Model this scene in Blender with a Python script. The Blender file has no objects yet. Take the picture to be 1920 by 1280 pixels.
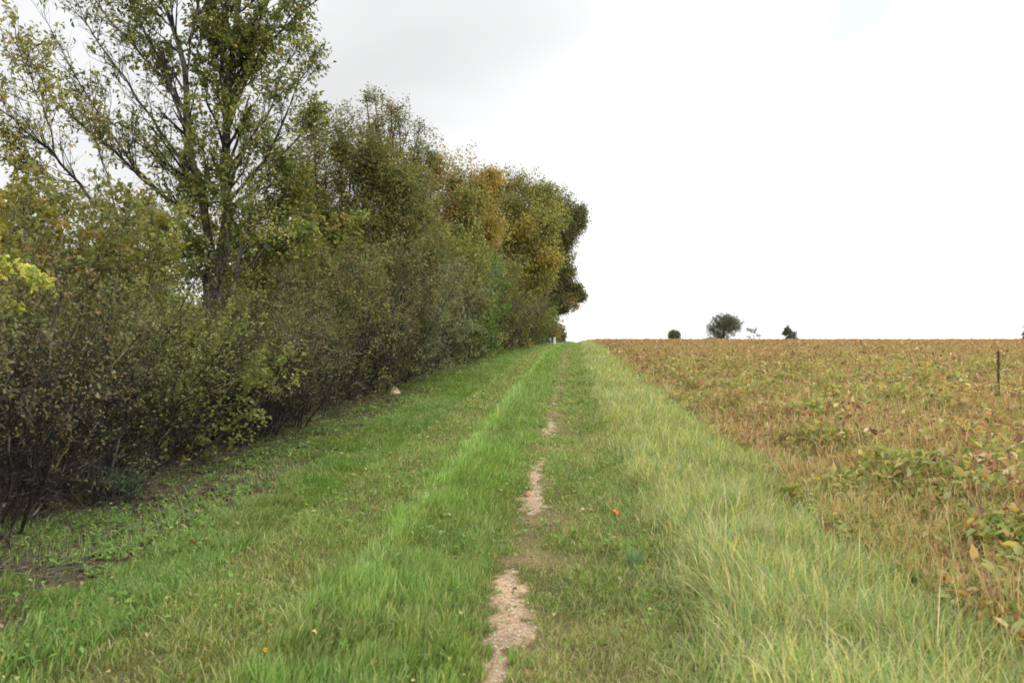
import bpy, math, random
import numpy as np
from mathutils import Vector

random.seed(7)
RS = np.random.default_rng(11)
sc = bpy.context.scene
COL = sc.collection

# ------------------------------------------------------------------ camera
FPX = 1470.0                       # focal length in pixels of the 1920 px wide frame
YAW = math.atan(110 / FPX)         # the track's vanishing point lies 110 px right of centre
CAMZ = 1.6
cam = bpy.data.cameras.new('camera')
cam.sensor_width = 36.0
cam.lens = FPX / 1920 * 36.0
cam.clip_start = 0.05
cam.clip_end = 6000
cam.dof.use_dof = True
cam.dof.focus_distance = 16.0
cam.dof.aperture_fstop = 3.5
camo = bpy.data.objects.new('camera', cam)
COL.objects.link(camo)
camo.location = (0, 0, CAMZ)
camo.rotation_euler = (math.radians(90), 0, YAW)
sc.camera = camo

# ------------------------------------------------------------------ light
SUN_EL, SUN_AZ = math.radians(46), math.radians(48)      # azimuth clockwise from +Y: ahead and to the right
sun = bpy.data.lights.new('sun', 'SUN')
sun.energy = 1.5
sun.angle = math.radians(14)
sun.color = (1.0, 0.96, 0.88)
suno = bpy.data.objects.new('sun', sun)
COL.objects.link(suno)
sd = Vector((math.sin(SUN_AZ) * math.cos(SUN_EL), math.cos(SUN_AZ) * math.cos(SUN_EL), math.sin(SUN_EL)))
suno.rotation_euler = (-sd).to_track_quat('-Z', 'Y').to_euler()
suno.location = (0, 0, 30)

world = bpy.data.worlds.new('World')
sc.world = world
world.use_nodes = True
wn, wl = world.node_tree.nodes, world.node_tree.links
wn.clear()
wo = wn.new('ShaderNodeOutputWorld')
sky = wn.new('ShaderNodeTexSky')
sky.sky_type = 'NISHITA'
sky.sun_disc = False
sky.sun_elevation = SUN_EL
sky.sun_rotation = SUN_AZ
bg_sky = wn.new('ShaderNodeBackground')
bg_sky.inputs['Strength'].default_value = 0.15
wl.new(sky.outputs[0], bg_sky.inputs['Color'])
bg_cl = wn.new('ShaderNodeBackground')
tc = wn.new('ShaderNodeTexCoord')


def wnode(t, **kw):
    n = wn.new(t)
    for k, v in kw.items():
        setattr(n, k, v)
    return n


def wmap(val, a, b, c, d, smooth=True):
    m = wnode('ShaderNodeMapRange')
    if smooth:
        m.interpolation_type = 'SMOOTHSTEP'
    wl.new(val, m.inputs['Value'])
    for i, v in zip((1, 2, 3, 4), (a, b, c, d)):
        m.inputs[i].default_value = v
    return m.outputs[0]


def wmath(op, a, b):
    m = wnode('ShaderNodeMath', operation=op)
    for i, v in enumerate((a, b)):
        if isinstance(v, (int, float)):
            m.inputs[i].default_value = v
        else:
            wl.new(v, m.inputs[i])
    return m.outputs[0]


mapn = wnode('ShaderNodeMapping')
mapn.inputs['Scale'].default_value = (1, 1, 2.0)
wl.new(tc.outputs['Generated'], mapn.inputs[0])
nz = wnode('ShaderNodeTexNoise')
nz.inputs['Scale'].default_value = 2.1
nz.inputs['Detail'].default_value = 3
nz.inputs['Roughness'].default_value = 0.45
nz.inputs['Distortion'].default_value = 0.3
wl.new(mapn.outputs[0], nz.inputs['Vector'])
# the cloud is thickest (greyest) to the upper left, thinnest to the right
dotn = wnode('ShaderNodeVectorMath', operation='DOT_PRODUCT')
wl.new(tc.outputs['Generated'], dotn.inputs[0])
gd = Vector((-0.62, 0.62, 0.50)).normalized()
dotn.inputs[1].default_value = gd
thick = wmap(dotn.outputs['Value'], 0.20, 0.95, 0.72, 0.33)
br = wmath('MULTIPLY', thick, wmap(nz.outputs['Fac'], 0.32, 0.68, 2.75, 2.15))
wl.new(br, bg_cl.inputs['Strength'])
bg_cl.inputs['Color'].default_value = (0.985, 0.99, 1.0, 1)
# thin blue rifts, upper right
nz2 = wnode('ShaderNodeTexNoise')
nz2.inputs['Scale'].default_value = 6.0
nz2.inputs['Distortion'].default_value = 0.8
nz2.inputs['Detail'].default_value = 4
wl.new(mapn.outputs[0], nz2.inputs['Vector'])
dot2 = wnode('ShaderNodeVectorMath', operation='DOT_PRODUCT')
wl.new(tc.outputs['Generated'], dot2.inputs[0])
dot2.inputs[1].default_value = Vector((0.55, 1.0, 0.42)).normalized()
rift = wmath('MULTIPLY', wmap(nz2.outputs['Fac'], 0.46, 0.72, 0, 1), wmap(dot2.outputs['Value'], 0.95, 0.995, 0, 0.75))
mix = wn.new('ShaderNodeMixShader')
wl.new(rift, mix.inputs[0])
wl.new(bg_cl.outputs[0], mix.inputs[1])
wl.new(bg_sky.outputs[0], mix.inputs[2])
wl.new(mix.outputs[0], wo.inputs['Surface'])

sc.view_settings.view_transform = 'Standard'
sc.view_settings.look = 'None'
sc.view_settings.gamma = 1
sc.view_settings.exposure = 0.15
sc.render.engine = 'CYCLES'
cy = sc.cycles
cy.max_bounces = 5
cy.diffuse_bounces = 3
cy.glossy_bounces = 1
cy.transmission_bounces = 3
cy.use_adaptive_sampling = True
cy.adaptive_threshold = 0.02
cy.use_denoising = True
cy.filter_width = 1.7

# ------------------------------------------------------------------ noise and terrain


def smooth(x):
    x = np.clip(x, 0, 1)
    return x * x * (3 - 2 * x)


_LAT = np.random.default_rng(3).random((512, 512))


def vnoise(x, y, s=1.0, o=0):
    x = np.asarray(x, float) * s + 37.3 * o
    y = np.asarray(y, float) * s + 91.7 * o
    xi, yi = np.floor(x).astype(int), np.floor(y).astype(int)
    fx, fy = smooth(x - xi), smooth(y - yi)
    g = lambda i, j: _LAT[i % 512, j % 512]
    return (g(xi, yi) * (1 - fx) + g(xi + 1, yi) * fx) * (1 - fy) + (g(xi, yi + 1) * (1 - fx) + g(xi + 1, yi + 1) * fx) * fy


def fbm(x, y, s=1.0, o=0):
    return (vnoise(x, y, s, o) + .5 * vnoise(x, y, s * 2.1, o + 1) + .25 * vnoise(x, y, s * 4.3, o + 2)) / 1.75


_PY = np.array([-200, 0, 7, 12, 16, 22, 27, 35, 43, 60, 80, 110, 150, 180, 230, 400, 1000, 3000])
_PZ = np.array([-2, 0, 0, .07, .16, .31, .46, .68, .85, 1.06, 1.20, 1.34, 1.42, 1.40, 0.9, -3, -22, -40])
_DY = np.arange(-200, 3000, 1.0)
_DZ = np.interp(_DY, _PY, _PZ)
_DZ = np.convolve(np.pad(_DZ, 3, mode='edge'), np.ones(7) / 7, mode='valid')


def bend(Y):
    return 1.0 * smooth((np.asarray(Y, float) - 30) / 100)


def height(X, Y):
    X = np.asarray(X, float); Y = np.asarray(Y, float)
    u = X - bend(Y)
    z = np.interp(Y, _DY, _DZ)
    z = z - .05 * np.exp(-((u - .05) / .33) ** 2) - .06 * np.exp(-((u + 1.85) / .28) ** 2)
    z = z + .07 * smooth((u - .45) / .5) - .05 * smooth((u - 2.2) / .5) + .10 * smooth((-u - 4.5) / .8)
    z = z + .03 * (fbm(X, Y, 1.2, 3) - .5) + .02 * (vnoise(X, Y, 5, 5) - .5)
    return z


CA, SA = math.cos(YAW), math.sin(YAW)


def P(px, py, d):
    """point seen at a pixel of the 1920 px frame, at depth d metres"""
    r = (px - 960) / FPX * d
    return np.array([r * CA - d * SA, r * SA + d * CA, CAMZ - (py - 640) / FPX * d])


def G(px, py):
    """where the ray through a pixel meets the ground"""
    for d in np.arange(2.5, 400, .05):
        p = P(px, py, d)
        if p[2] <= height(p[0], p[1]):
            return p
    return p


# ------------------------------------------------------------------ mesh helpers
def build(name, verts, faces, cols=None, mat=None, parent=None, smoothed=False, link=True):
    """verts (N,3); faces = list of (F,k) index arrays; cols (N,3) or None"""
    me = bpy.data.meshes.new(name)
    verts = np.ascontiguousarray(verts, np.float32)
    faces = [np.asarray(f, np.int32) for f in faces if len(f)]
    nl = sum(f.size for f in faces)
    nf = sum(len(f) for f in faces)
    me.vertices.add(len(verts))
    me.vertices.foreach_set('co', verts.ravel())
    me.loops.add(nl)
    me.loops.foreach_set('vertex_index', np.concatenate([f.ravel() for f in faces]))
    me.polygons.add(nf)
    tot = np.concatenate([np.full(len(f), f.shape[1], np.int32) for f in faces])
    st = np.concatenate([[0], np.cumsum(tot)[:-1]]).astype(np.int32)
    me.polygons.foreach_set('loop_start', st)
    if smoothed:
        me.polygons.foreach_set('use_smooth', np.ones(nf, bool))
    me.update(calc_edges=True)
    if cols is not None:
        a = me.attributes.new('col', 'FLOAT_COLOR', 'POINT')
        c4 = np.ones((len(verts), 4), np.float32)
        c4[:, :3] = cols
        a.data.foreach_set('color', c4.ravel())
    if mat:
        me.materials.append(mat)
    o = bpy.data.objects.new(name, me)
    if link:
        COL.objects.link(o)
    if parent is not None:
        o.parent = parent
    return o


def tag(o, label=None, cat=None, group=None, kind=None):
    if label: o['label'] = label
    if cat: o['category'] = cat
    if group: o['group'] = group
    if kind: o['kind'] = kind
    return o


def empty(name, loc=(0, 0, 0)):
    o = bpy.data.objects.new(name, None)
    COL.objects.link(o)
    o.empty_display_size = .2
    o.location = loc
    return o


def nrmz(v):
    return v / np.maximum(np.linalg.norm(v, axis=-1, keepdims=True), 1e-9)


def tubes(Pt, R, sides=4):
    """Pt (M,K,3), R (M,K) -> verts, quads"""
    M, K, _ = Pt.shape
    T = np.gradient(Pt, axis=1)
    T = nrmz(T)
    ref = np.where(np.abs(T[..., 2:3]) > .9, np.array([1., 0, 0]), np.array([0, 0, 1.]))
    A = nrmz(np.cross(T, ref)); B = np.cross(T, A)
    ang = np.arange(sides) * 2 * np.pi / sides
    V = Pt[:, :, None, :] + R[:, :, None, None] * (A[:, :, None, :] * np.cos(ang)[None, None, :, None] + B[:, :, None, :] * np.sin(ang)[None, None, :, None])
    idx = np.arange(M * K * sides).reshape(M, K, sides)
    a = idx[:, :-1, :]; b = np.roll(a, -1, axis=2); c = np.roll(idx[:, 1:, :], -1, axis=2); d = idx[:, 1:, :]
    F = np.stack([a, b, c, d], -1).reshape(-1, 4)
    return V.reshape(-1, 3), F


class Bag:
    """collects verts, faces and colours for one mesh"""
    def __init__(s):
        s.v, s.f, s.c, s.n = [], [], [], 0

    def add(s, v, faces, c=None):
        s.v.append(v)
        for f in faces:
            s.f.append(np.asarray(f) + s.n)
        if c is None:
            c = np.ones((len(v), 3)) * .5
        s.c.append(np.broadcast_to(c, (len(v), 3)))
        s.n += len(v)

    def make(s, name, mat, parent=None, smoothed=False):
        by = {}
        for f in s.f:
            by.setdefault(f.shape[1], []).append(f)
        return build(name, np.concatenate(s.v), [np.concatenate(x) for x in by.values()], np.concatenate(s.c), mat, parent, smoothed)


def leaf_geo(pos, d, nrm, L, W, oval=False, fold=.25):
    """leaves: pos base, d direction, nrm approx normal"""
    d = nrmz(d)
    s = nrmz(np.cross(d, nrm)); n = np.cross(s, d)
    L = L[:, None]; W = W[:, None]
    N = len(pos)
    if not oval:
        V = np.stack([pos, pos + d * L * .45 + s * W * .5 + n * W * fold, pos + d * L, pos + d * L * .45 - s * W * .5 + n * W * fold], 1)
        F = np.arange(N * 4).reshape(N, 4)
        return V.reshape(-1, 3), [F], 4
    V = np.stack([pos, pos + d * L * .22 + s * W * .42 + n * W * fold, pos + d * L * .62 + s * W * .40 + n * W * fold * .8,
                  pos + d * L - n * L * .12, pos + d * L * .62 - s * W * .40 + n * W * fold * .8, pos + d * L * .22 - s * W * .42 + n * W * fold], 1)
    I = np.arange(N * 6).reshape(N, 6)
    return V.reshape(-1, 3), [I[:, [0, 1, 2, 3]], I[:, [0, 3, 4, 5]]], 6


def pick(cols, n, jit=.16, rng=RS):
    """palette [(r,g,b,weight)] albedo -> n colours with jitter"""
    a = np.array(cols, float)
    k = rng.choice(len(a), n, p=a[:, 3] / a[:, 3].sum())
    return a[k, :3] * (1 + jit * rng.standard_normal((n, 1))).clip(.5, 1.6) * (1 + .06 * rng.standard_normal((n, 3)))


def rand_dir(n, rng=RS):
    return nrmz(rng.standard_normal((n, 3)))


def curve(o, d, L, K, up, wob, rng=RS):
    """M polylines from o in direction d, length L, bending by `up` (world z) with wobble"""
    M = len(o)
    out = np.zeros((M, K, 3)); out[:, 0] = o
    dd = d.copy()
    for k in range(1, K):
        dd = nrmz(dd + np.array([0, 0, 1.]) * (up / K) + rng.standard_normal((M, 3)) * wob)
        out[:, k] = out[:, k - 1] + dd * (L[:, None] / (K - 1))
    return out


def grow(Pt, R, n, L0, L1, ang=.8, up=.3, wob=.12, tmin=.25, tmax=1., rk=.5, rmin=.003, K=5, out=0., center=None, rng=RS):
    """n children per parent"""
    M, KK, _ = Pt.shape
    m = np.repeat(np.arange(M), n)
    t = rng.uniform(tmin, tmax, M * n)
    f = t * (KK - 1); i = np.minimum(f.astype(int), KK - 2); w = (f - i)[:, None]
    o = Pt[m, i] * (1 - w) + Pt[m, i + 1] * w
    T = nrmz(Pt[m, i + 1] - Pt[m, i])
    r = R[m, i] * (1 - w[:, 0]) + R[m, i + 1] * w[:, 0]
    side = nrmz(np.cross(T, rand_dir(M * n, rng)))
    a = ang * rng.uniform(.6, 1.3, M * n)[:, None]
    d = T * np.cos(a) + side * np.sin(a)
    if center is not None:
        d = d + out * nrmz(o - center)
    d = nrmz(d)
    L = rng.uniform(L0, L1, M * n) * (1.15 - .5 * t)
    C = curve(o, d, L, K, up, wob, rng)
    r0 = np.maximum(np.minimum(r * rk, r * .9), rmin)
    RR = r0[:, None] * np.linspace(1, .35, K)[None]
    return C, RR, m


def leaves_on(Pt, n, size, pal, tint=None, tmin=.15, droop=.25, wr=.5, spread=.02, oval=False, rng=RS, along=.6, clump=None):
    M, KK, _ = Pt.shape
    m = np.repeat(np.arange(M), n)
    N = M * n
    t = rng.uniform(tmin, 1, N) * (KK - 1); i = np.minimum(t.astype(int), KK - 2); w = (t - i)[:, None]
    o = Pt[m, i] * (1 - w) + Pt[m, i + 1] * w + rng.standard_normal((N, 3)) * spread
    T = nrmz(Pt[m, i + 1] - Pt[m, i])
    d = nrmz(T * along + rand_dir(N, rng) * .8 + np.array([0, 0, -droop]))
    nrm = rand_dir(N, rng) + np.array([0, 0, .9])
    L = size * rng.uniform(.65, 1.3, N)
    v, f, k = leaf_geo(o, d, nrm, L, L * wr * rng.uniform(.8, 1.2, N), oval)
    c = pick(pal, N, rng=rng)
    if clump is not None:          # whole twigs share a hue
        c = c * .38 + pick(pal, M, rng=rng)[m] * .62
    if tint is not None:
        c = c * tint[m]
    return v, f, np.repeat(c, k, 0)


# ------------------------------------------------------------------ materials
def mat_leaf(name, rough=.5, trans=.35, spec=.25, tint=(1, 1, 1), objvar=0.):
    m = bpy.data.materials.new(name)
    m.use_nodes = True
    n, l = m.node_tree.nodes, m.node_tree.links
    n.clear()
    out = n.new('ShaderNodeOutputMaterial')
    at = n.new('ShaderNodeAttribute'); at.attribute_name = 'col'
    src = at.outputs['Color']
    mx = n.new('ShaderNodeMix'); mx.data_type = 'RGBA'; mx.blend_type = 'MULTIPLY'
    mx.inputs[0].default_value = 1
    l.new(src, mx.inputs[6]); mx.inputs[7].default_value = (*tint, 1)
    src = mx.outputs[2]
    if objvar:
        oi = n.new('ShaderNodeObjectInfo')
        hs = n.new('ShaderNodeHueSaturation')
        mr = n.new('ShaderNodeMapRange')
        mr.inputs[3].default_value = .5 - objvar; mr.inputs[4].default_value = .5 + objvar
        l.new(oi.outputs['Random'], mr.inputs[0]); l.new(mr.outputs[0], hs.inputs['Hue'])
        l.new(src, hs.inputs['Color'])
        src = hs.outputs[0]
    pb = n.new('ShaderNodeBsdfPrincipled')
    pb.inputs['Roughness'].default_value = rough
    pb.inputs['Specular IOR Level'].default_value = spec
    l.new(src, pb.inputs['Base Color'])
    tr = n.new('ShaderNodeBsdfTranslucent')
    ty = n.new('ShaderNodeMix'); ty.data_type = 'RGBA'; ty.blend_type = 'MULTIPLY'
    ty.inputs[0].default_value = 1
    l.new(src, ty.inputs[6]); ty.inputs[7].default_value = (1.25, 1.3, .7, 1)
    l.new(ty.outputs[2], tr.inputs['Color'])
    ms = n.new('ShaderNodeMixShader'); ms.inputs[0].default_value = trans
    l.new(pb.outputs[0], ms.inputs[1]); l.new(tr.outputs[0], ms.inputs[2])
    l.new(ms.outputs[0], out.inputs['Surface'])
    return m


def mat_bark(name, c1, c2, c3, scale=18):
    m = bpy.data.materials.new(name)
    m.use_nodes = True
    n, l = m.node_tree.nodes, m.node_tree.links
    pb = n['Principled BSDF']
    pb.inputs['Roughness'].default_value = .9
    pb.inputs['Specular IOR Level'].default_value = .15
    t = n.new('ShaderNodeTexCoord')
    mp = n.new('ShaderNodeMapping'); mp.inputs['Scale'].default_value = (1, 1, .25)
    l.new(t.outputs['Object'], mp.inputs[0])
    nz = n.new('ShaderNodeTexNoise'); nz.inputs['Scale'].default_value = scale; nz.inputs['Detail'].default_value = 6
    l.new(mp.outputs[0], nz.inputs['Vector'])
    cr = n.new('ShaderNodeValToRGB')
    cr.color_ramp.elements[0].position = .36; cr.color_ramp.elements[0].color = (*c1, 1)
    cr.color_ramp.elements[1].position = .58; cr.color_ramp.elements[1].color = (*c2, 1)
    e = cr.color_ramp.elements.new(.70); e.color = (*c3, 1)
    l.new(nz.outputs['Fac'], cr.inputs[0])
    l.new(cr.outputs[0], pb.inputs['Base Color'])
    bp = n.new('ShaderNodeBump'); bp.inputs['Strength'].default_value = .7; bp.inputs['Distance'].default_value = .02
    l.new(nz.outputs['Fac'], bp.inputs['Height']); l.new(bp.outputs[0], pb.inputs['Normal'])
    return m


def mat_plain(name, c, rough=.8, var=.25, scale=30):
    m = bpy.data.materials.new(name)
    m.use_nodes = True
    n, l = m.node_tree.nodes, m.node_tree.links
    pb = n['Principled BSDF']
    pb.inputs['Roughness'].default_value = rough
    pb.inputs['Specular IOR Level'].default_value = .2
    t = n.new('ShaderNodeTexCoord')
    nz = n.new('ShaderNodeTexNoise'); nz.inputs['Scale'].default_value = scale; nz.inputs['Detail'].default_value = 4
    l.new(t.outputs['Object'], nz.inputs['Vector'])
    cr = n.new('ShaderNodeValToRGB')
    cr.color_ramp.elements[0].position = .3; cr.color_ramp.elements[0].color = (*[x * (1 - var) for x in c], 1)
    cr.color_ramp.elements[1].position = .7; cr.color_ramp.elements[1].color = (*[x * (1 + var) for x in c], 1)
    l.new(nz.outputs['Fac'], cr.inputs[0]); l.new(cr.outputs[0], pb.inputs['Base Color'])
    return m


M_leaf = mat_leaf('leaf', rough=.45, trans=.38, spec=.3)
M_hedge = mat_leaf('hedge_leaf', rough=.5, trans=.30, spec=.3, objvar=.012)
M_grass = mat_leaf('grass_blade', rough=.5, trans=.35, spec=.25)
M_crop = mat_leaf('crop_leaf', rough=.6, trans=.35, spec=.2)
M_bark = mat_bark('bark', (.030, .026, .022), (.085, .072, .058), (.21, .19, .17), 14)
M_bark_pale = mat_bark('bark_with_lichen', (.05, .045, .038), (.13, .115, .09), (.26, .24, .19), 20)
M_twig = mat_bark('twig', (.022, .019, .017), (.060, .052, .046), (.20, .18, .155), 7)
M_twig_pale = mat_bark('lichen_twig', (.12, .095, .05), (.22, .18, .10), (.32, .28, .19), 12)

# ------------------------------------------------------------------ zones of the ground


def zones(X, Y):
    """masks 0..1 at ground points"""
    u = X - bend(Y)
    wv = (fbm(X, Y, .9, 8) - .5) * .55 + (vnoise(X, Y, 3.5, 9) - .5) * .40 + (vnoise(X, Y, 11, 10) - .5) * .20
    n2 = fbm(X, Y, 2.3, 12)
    ub = u + wv
    z = {}
    z['verge'] = smooth((ub - .42) / .25) * (1 - smooth((ub - 2.40) / .3))
    z['field'] = smooth((ub - 2.2) / .25)
    z['ridge'] = smooth((ub + 1.62) / .2) * (1 - smooth((ub + .62) / .18))
    z['rutR'] = smooth((ub + .62) / .18) * (1 - smooth((ub - .42) / .25))
    z['rutL'] = smooth((ub + 2.30) / .2) * (1 - smooth((ub + 1.62) / .2))
    thr = np.interp(Y, [0, 8, 14, 30], [-3.1, -3.2, -3.5, -3.8])
    z['left'] = smooth((ub - thr) / .35) * (1 - smooth((ub + 2.30) / .2))
    z['soil'] = 1 - smooth((ub - thr) / .35)
    # bare chalk along the left lip of the right wheel track, broken into patches
    c0 = -.38 + .02 * np.sin(Y * 1.9)
    wdt = np.interp(Y, [0, 3.3, 3.5, 3.9, 4.1, 4.35, 4.6, 5.0, 5.3, 5.6, 7.2, 7.5, 8.0, 8.8, 9.8, 10.6, 12.6, 13.2, 14.2, 15, 17, 18, 20, 60],
                    [0, .02, .07, .06, .02, .12, .13, .11, .07, 0, 0, .10, .10, .06, .045, 0, 0, .07, .05, 0, 0, .04, 0, 0])
    c0 = c0 + np.interp(Y, [3.2, 3.8, 4.3, 4.9, 5.4, 8.8, 9.5, 12], [0, -.01, .03, -.01, -.03, 0, -.03, 0])
    edge = (np.abs(u - c0) + (fbm(X, Y, 9, 77) - .5) * .22 + (vnoise(X, Y, 30, 78) - .5) * .10 + (n2 - .5) * .05) / np.maximum(wdt, 1e-3)
    z['chalk'] = (1 - smooth((edge - .55) / .75)) * (wdt > .005)
    far = smooth((Y - 8) / 6) * (1 - smooth((Y - 90) / 40))
    gap = smooth((vnoise(X * 0, Y, 1.3, 79) - .25) / .3)
    z['dry'] = np.clip(np.exp(-((u - c0 - (n2 - .5) * .2) / .19) ** 2) * (.38 + .45 * far) * gap * (.5 + 1.0 * n2) + z['chalk'], 0, 1)
    z['dry'] = np.clip(z['dry'] + .55 * smooth((vnoise(X, Y, 1.6, 81) - .62) / .2) * z['rutR'] * (1 - smooth((Y - 14) / 8)) + .45 * np.exp(-((u + 1.95) / .16) ** 2) * smooth((Y - 9) / 5) * (1 - smooth((Y - 50) / 30)) * smooth((n2 - .35) / .25), 0, 1)
    return z, u, n2


C_CHALK = np.array([.50, .35, .215]); C_SOIL = np.array([.10, .075, .055]); C_THATCH = np.array([.10, .105, .035])
C_FIELD = np.array([.16, .105, .05]); C_GREEN = np.array([.085, .125, .03]); C_DRY = np.array([.24, .19, .09])


def ground_col(X, Y):
    z, u, n2 = zones(X, Y)
    n3 = fbm(X, Y, .35, 30)
    far = smooth((Y - 14) / 25)
    g = C_THATCH * (1 - far[:, None]) + C_GREEN * 1.35 * far[:, None]
    g = g * (.75 + .5 * n2)[:, None]
    m = lambda k: z[k][:, None]
    c = g
    c = c * (1 - m('rutL') * .7) + (C_DRY * .75) * m('rutL') * .7
    c = c * (1 - m('rutR') * .45) + (C_DRY * .6) * m('rutR') * .45
    c = c * (1 - m('verge') * .6) + np.array([.19, .20, .075]) * m('verge') * .6
    c = c * (1 - m('soil')) + C_SOIL * (.7 + .6 * n2)[:, None] * m('soil')
    c = c * (1 - m('field')) + C_FIELD * (.7 + .6 * n3)[:, None] * m('field')
    c = c * (1 - m('dry') * .85) + np.array([.30, .215, .12]) * (.6 + .8 * n2)[:, None] * m('dry') * .85
    c = c * (1 - m('chalk')) + C_CHALK * (.72 + .5 * n2)[:, None] * m('chalk')
    return c


def mat_ground():
    m = bpy.data.materials.new('ground')
    m.use_nodes = True
    n, l = m.node_tree.nodes, m.node_tree.links
    pb = n['Principled BSDF']
    pb.inputs['Roughness'].default_value = .95
    pb.inputs['Specular IOR Level'].default_value = .1
    at = n.new('ShaderNodeAttribute'); at.attribute_name = 'col'
    t = n.new('ShaderNodeTexCoord')
    a = n.new('ShaderNodeTexNoise'); a.inputs['Scale'].default_value = 22; a.inputs['Detail'].default_value = 8; a.inputs['Roughness'].default_value = .7
    l.new(t.outputs['Object'], a.inputs['Vector'])
    v = n.new('ShaderNodeTexVoronoi'); v.inputs['Scale'].default_value = 70
    l.new(t.outputs['Object'], v.inputs['Vector'])
    mr = n.new('ShaderNodeMapRange'); mr.inputs[1].default_value = .3; mr.inputs[2].default_value = .7; mr.inputs[3].default_value = .55; mr.inputs[4].default_value = 1.4
    l.new(a.outputs['Fac'], mr.inputs[0])
    mr2 = n.new('ShaderNodeMapRange'); mr2.inputs[3].default_value = .8; mr2.inputs[4].default_value = 1.25
    sx = n.new('ShaderNodeSeparateColor'); l.new(v.outputs['Color'], sx.inputs[0]); l.new(sx.outputs[0], mr2.inputs[0])
    mm = n.new('ShaderNodeMath'); mm.operation = 'MULTIPLY'; l.new(mr.outputs[0], mm.inputs[0]); l.new(mr2.outputs[0], mm.inputs[1])
    mx = n.new('ShaderNodeMix'); mx.data_type = 'RGBA'; mx.blend_type = 'MULTIPLY'; mx.inputs[0].default_value = 1
    l.new(at.outputs['Color'], mx.inputs[6]); l.new(mm.outputs[0], mx.inputs[7])
    l.new(mx.outputs[2], pb.inputs['Base Color'])
    bp = n.new('ShaderNodeBump'); bp.inputs['Strength'].default_value = .8; bp.inputs['Distance'].default_value = .02
    l.new(mm.outputs[0], bp.inputs['Height']); l.new(bp.outputs[0], pb.inputs['Normal'])
    return m


M_ground = mat_ground()
rows = np.concatenate([np.arange(-40, 2, 3.), np.arange(2, 16, .05), np.arange(16, 40, .2), np.arange(40, 200, 2.), np.arange(200, 1000, 25.), [1000, 1500, 2500]])
ucols = np.concatenate([[-1500, -700, -300, -120, -60, -30, -18, -12, -9, -7.5, -6.5, -6], np.arange(-5.5, -2.5, .1), np.arange(-2.5, .7, .04), np.arange(.7, 4.2, .1),
                        [4.5, 5, 6, 7.5, 9, 12, 16, 22, 30, 45, 70, 110, 180, 320, 700, 1500]])
UU, YY = np.meshgrid(ucols, rows)
XX = UU + bend(YY)
ZZ = height(XX, YY)
GV = np.stack([XX, YY, ZZ], -1).reshape(-1, 3)
GC = ground_col(GV[:, 0], GV[:, 1])
nR, nC = UU.shape
idx = np.arange(nR * nC).reshape(nR, nC)
GF = np.stack([idx[:-1, :-1], idx[:-1, 1:], idx[1:, 1:], idx[1:, :-1]], -1).reshape(-1, 4)
cu = (UU[:-1, :-1] + UU[:-1, 1:]).ravel() / 2


def sub_mesh(name, mask, kind):
    f = GF[mask]
    us, inv = np.unique(f, return_inverse=True)
    o = build(name, GV[us], [inv.reshape(-1, 4)], GC[us], M_ground, smoothed=True)
    o['kind'] = kind
    return o


trk = (cu > -2.5) & (cu < .7)
fld = cu > 2.6
sub_mesh('track', trk, 'structure')
sub_mesh('field_ground', fld, 'structure')
sub_mesh('ground', ~(trk | fld), 'structure')

# ------------------------------------------------------------------ grass


def scatter(y0, y1, u0, u1, dens, yref=6.0, pw=1.5, seed=1, umax=None):
    """random ground points with density dens at yref falling as (yref/Y)^pw; returns X, Y, scale"""
    rng = np.random.default_rng(seed)
    ys = np.linspace(y0, y1, 4000)
    wy = dens * np.minimum(1, (yref / ys) ** pw)
    wd = np.full_like(ys, u1 - u0) if umax is None else np.maximum(np.minimum(umax(ys), u1) - u0, 0)
    cdf = np.cumsum(wy * wd) * (ys[1] - ys[0])
    N = int(cdf[-1])
    Y = np.interp(rng.random(N) * cdf[-1], cdf, ys)
    W = np.interp(Y, ys, wd)
    U = u0 + rng.random(N) * W
    S = np.maximum(1, (Y / yref)) ** (pw * .5)
    return U + bend(Y), Y, S, rng


def blades(X, Y, L, W, lean, az, cols, rng, curl=1.0, z0=None):
    N = len(X)
    if z0 is None and N > 5000:
        lg = rng.random(N) < .06
        L = np.where(lg, L * 1.6, L); W = np.where(lg, W * .8, W); az = np.where(lg, rng.uniform(0, 6.28, N), az); lean = np.where(lg, lean * .8 + .3, lean)
    z = height(X, Y) - .01 if z0 is None else z0
    o = np.stack([X, Y, z], 1)
    d = np.stack([np.cos(az), np.sin(az), np.zeros(N)], 1)          # leaning direction
    fa = az + np.pi / 2 + rng.normal(0, .7, N)
    s = np.stack([np.cos(fa), np.sin(fa), np.zeros(N)], 1)
    ts = np.array([0, .38, .72, 1.])
    ws = np.array([.8, 1., .65, 0.])
    th = lean[:, None] * np.array([.35, .8, 1.3]) ** 1 * curl
    th = np.clip(th, 0, 1.75)
    seg = L[:, None] * np.diff(ts)[None]
    hx = np.concatenate([np.zeros((N, 1)), np.cumsum(seg * np.sin(th), 1)], 1)
    hz = np.concatenate([np.zeros((N, 1)), np.cumsum(seg * np.cos(th), 1)], 1)
    C = o[:, None, :] + d[:, None, :] * hx[..., None] + np.array([0, 0, 1.]) * hz[..., None]
    wv = (W[:, None] * ws[None] * .5)[..., None] * s[:, None, :]
    V = np.concatenate([(C - wv)[:, :3], (C + wv)[:, :3], C[:, 3:]], 1)   # 0,1,2 left; 3,4,5 right; 6 tip
    I = np.arange(N * 7).reshape(N, 7)
    Q = np.concatenate([I[:, [0, 3, 4, 1]], I[:, [1, 4, 5, 2]]])
    T = I[:, [2, 5, 6]]
    return V.reshape(-1, 3), [Q, T], np.repeat(cols, 7, 0)


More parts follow.
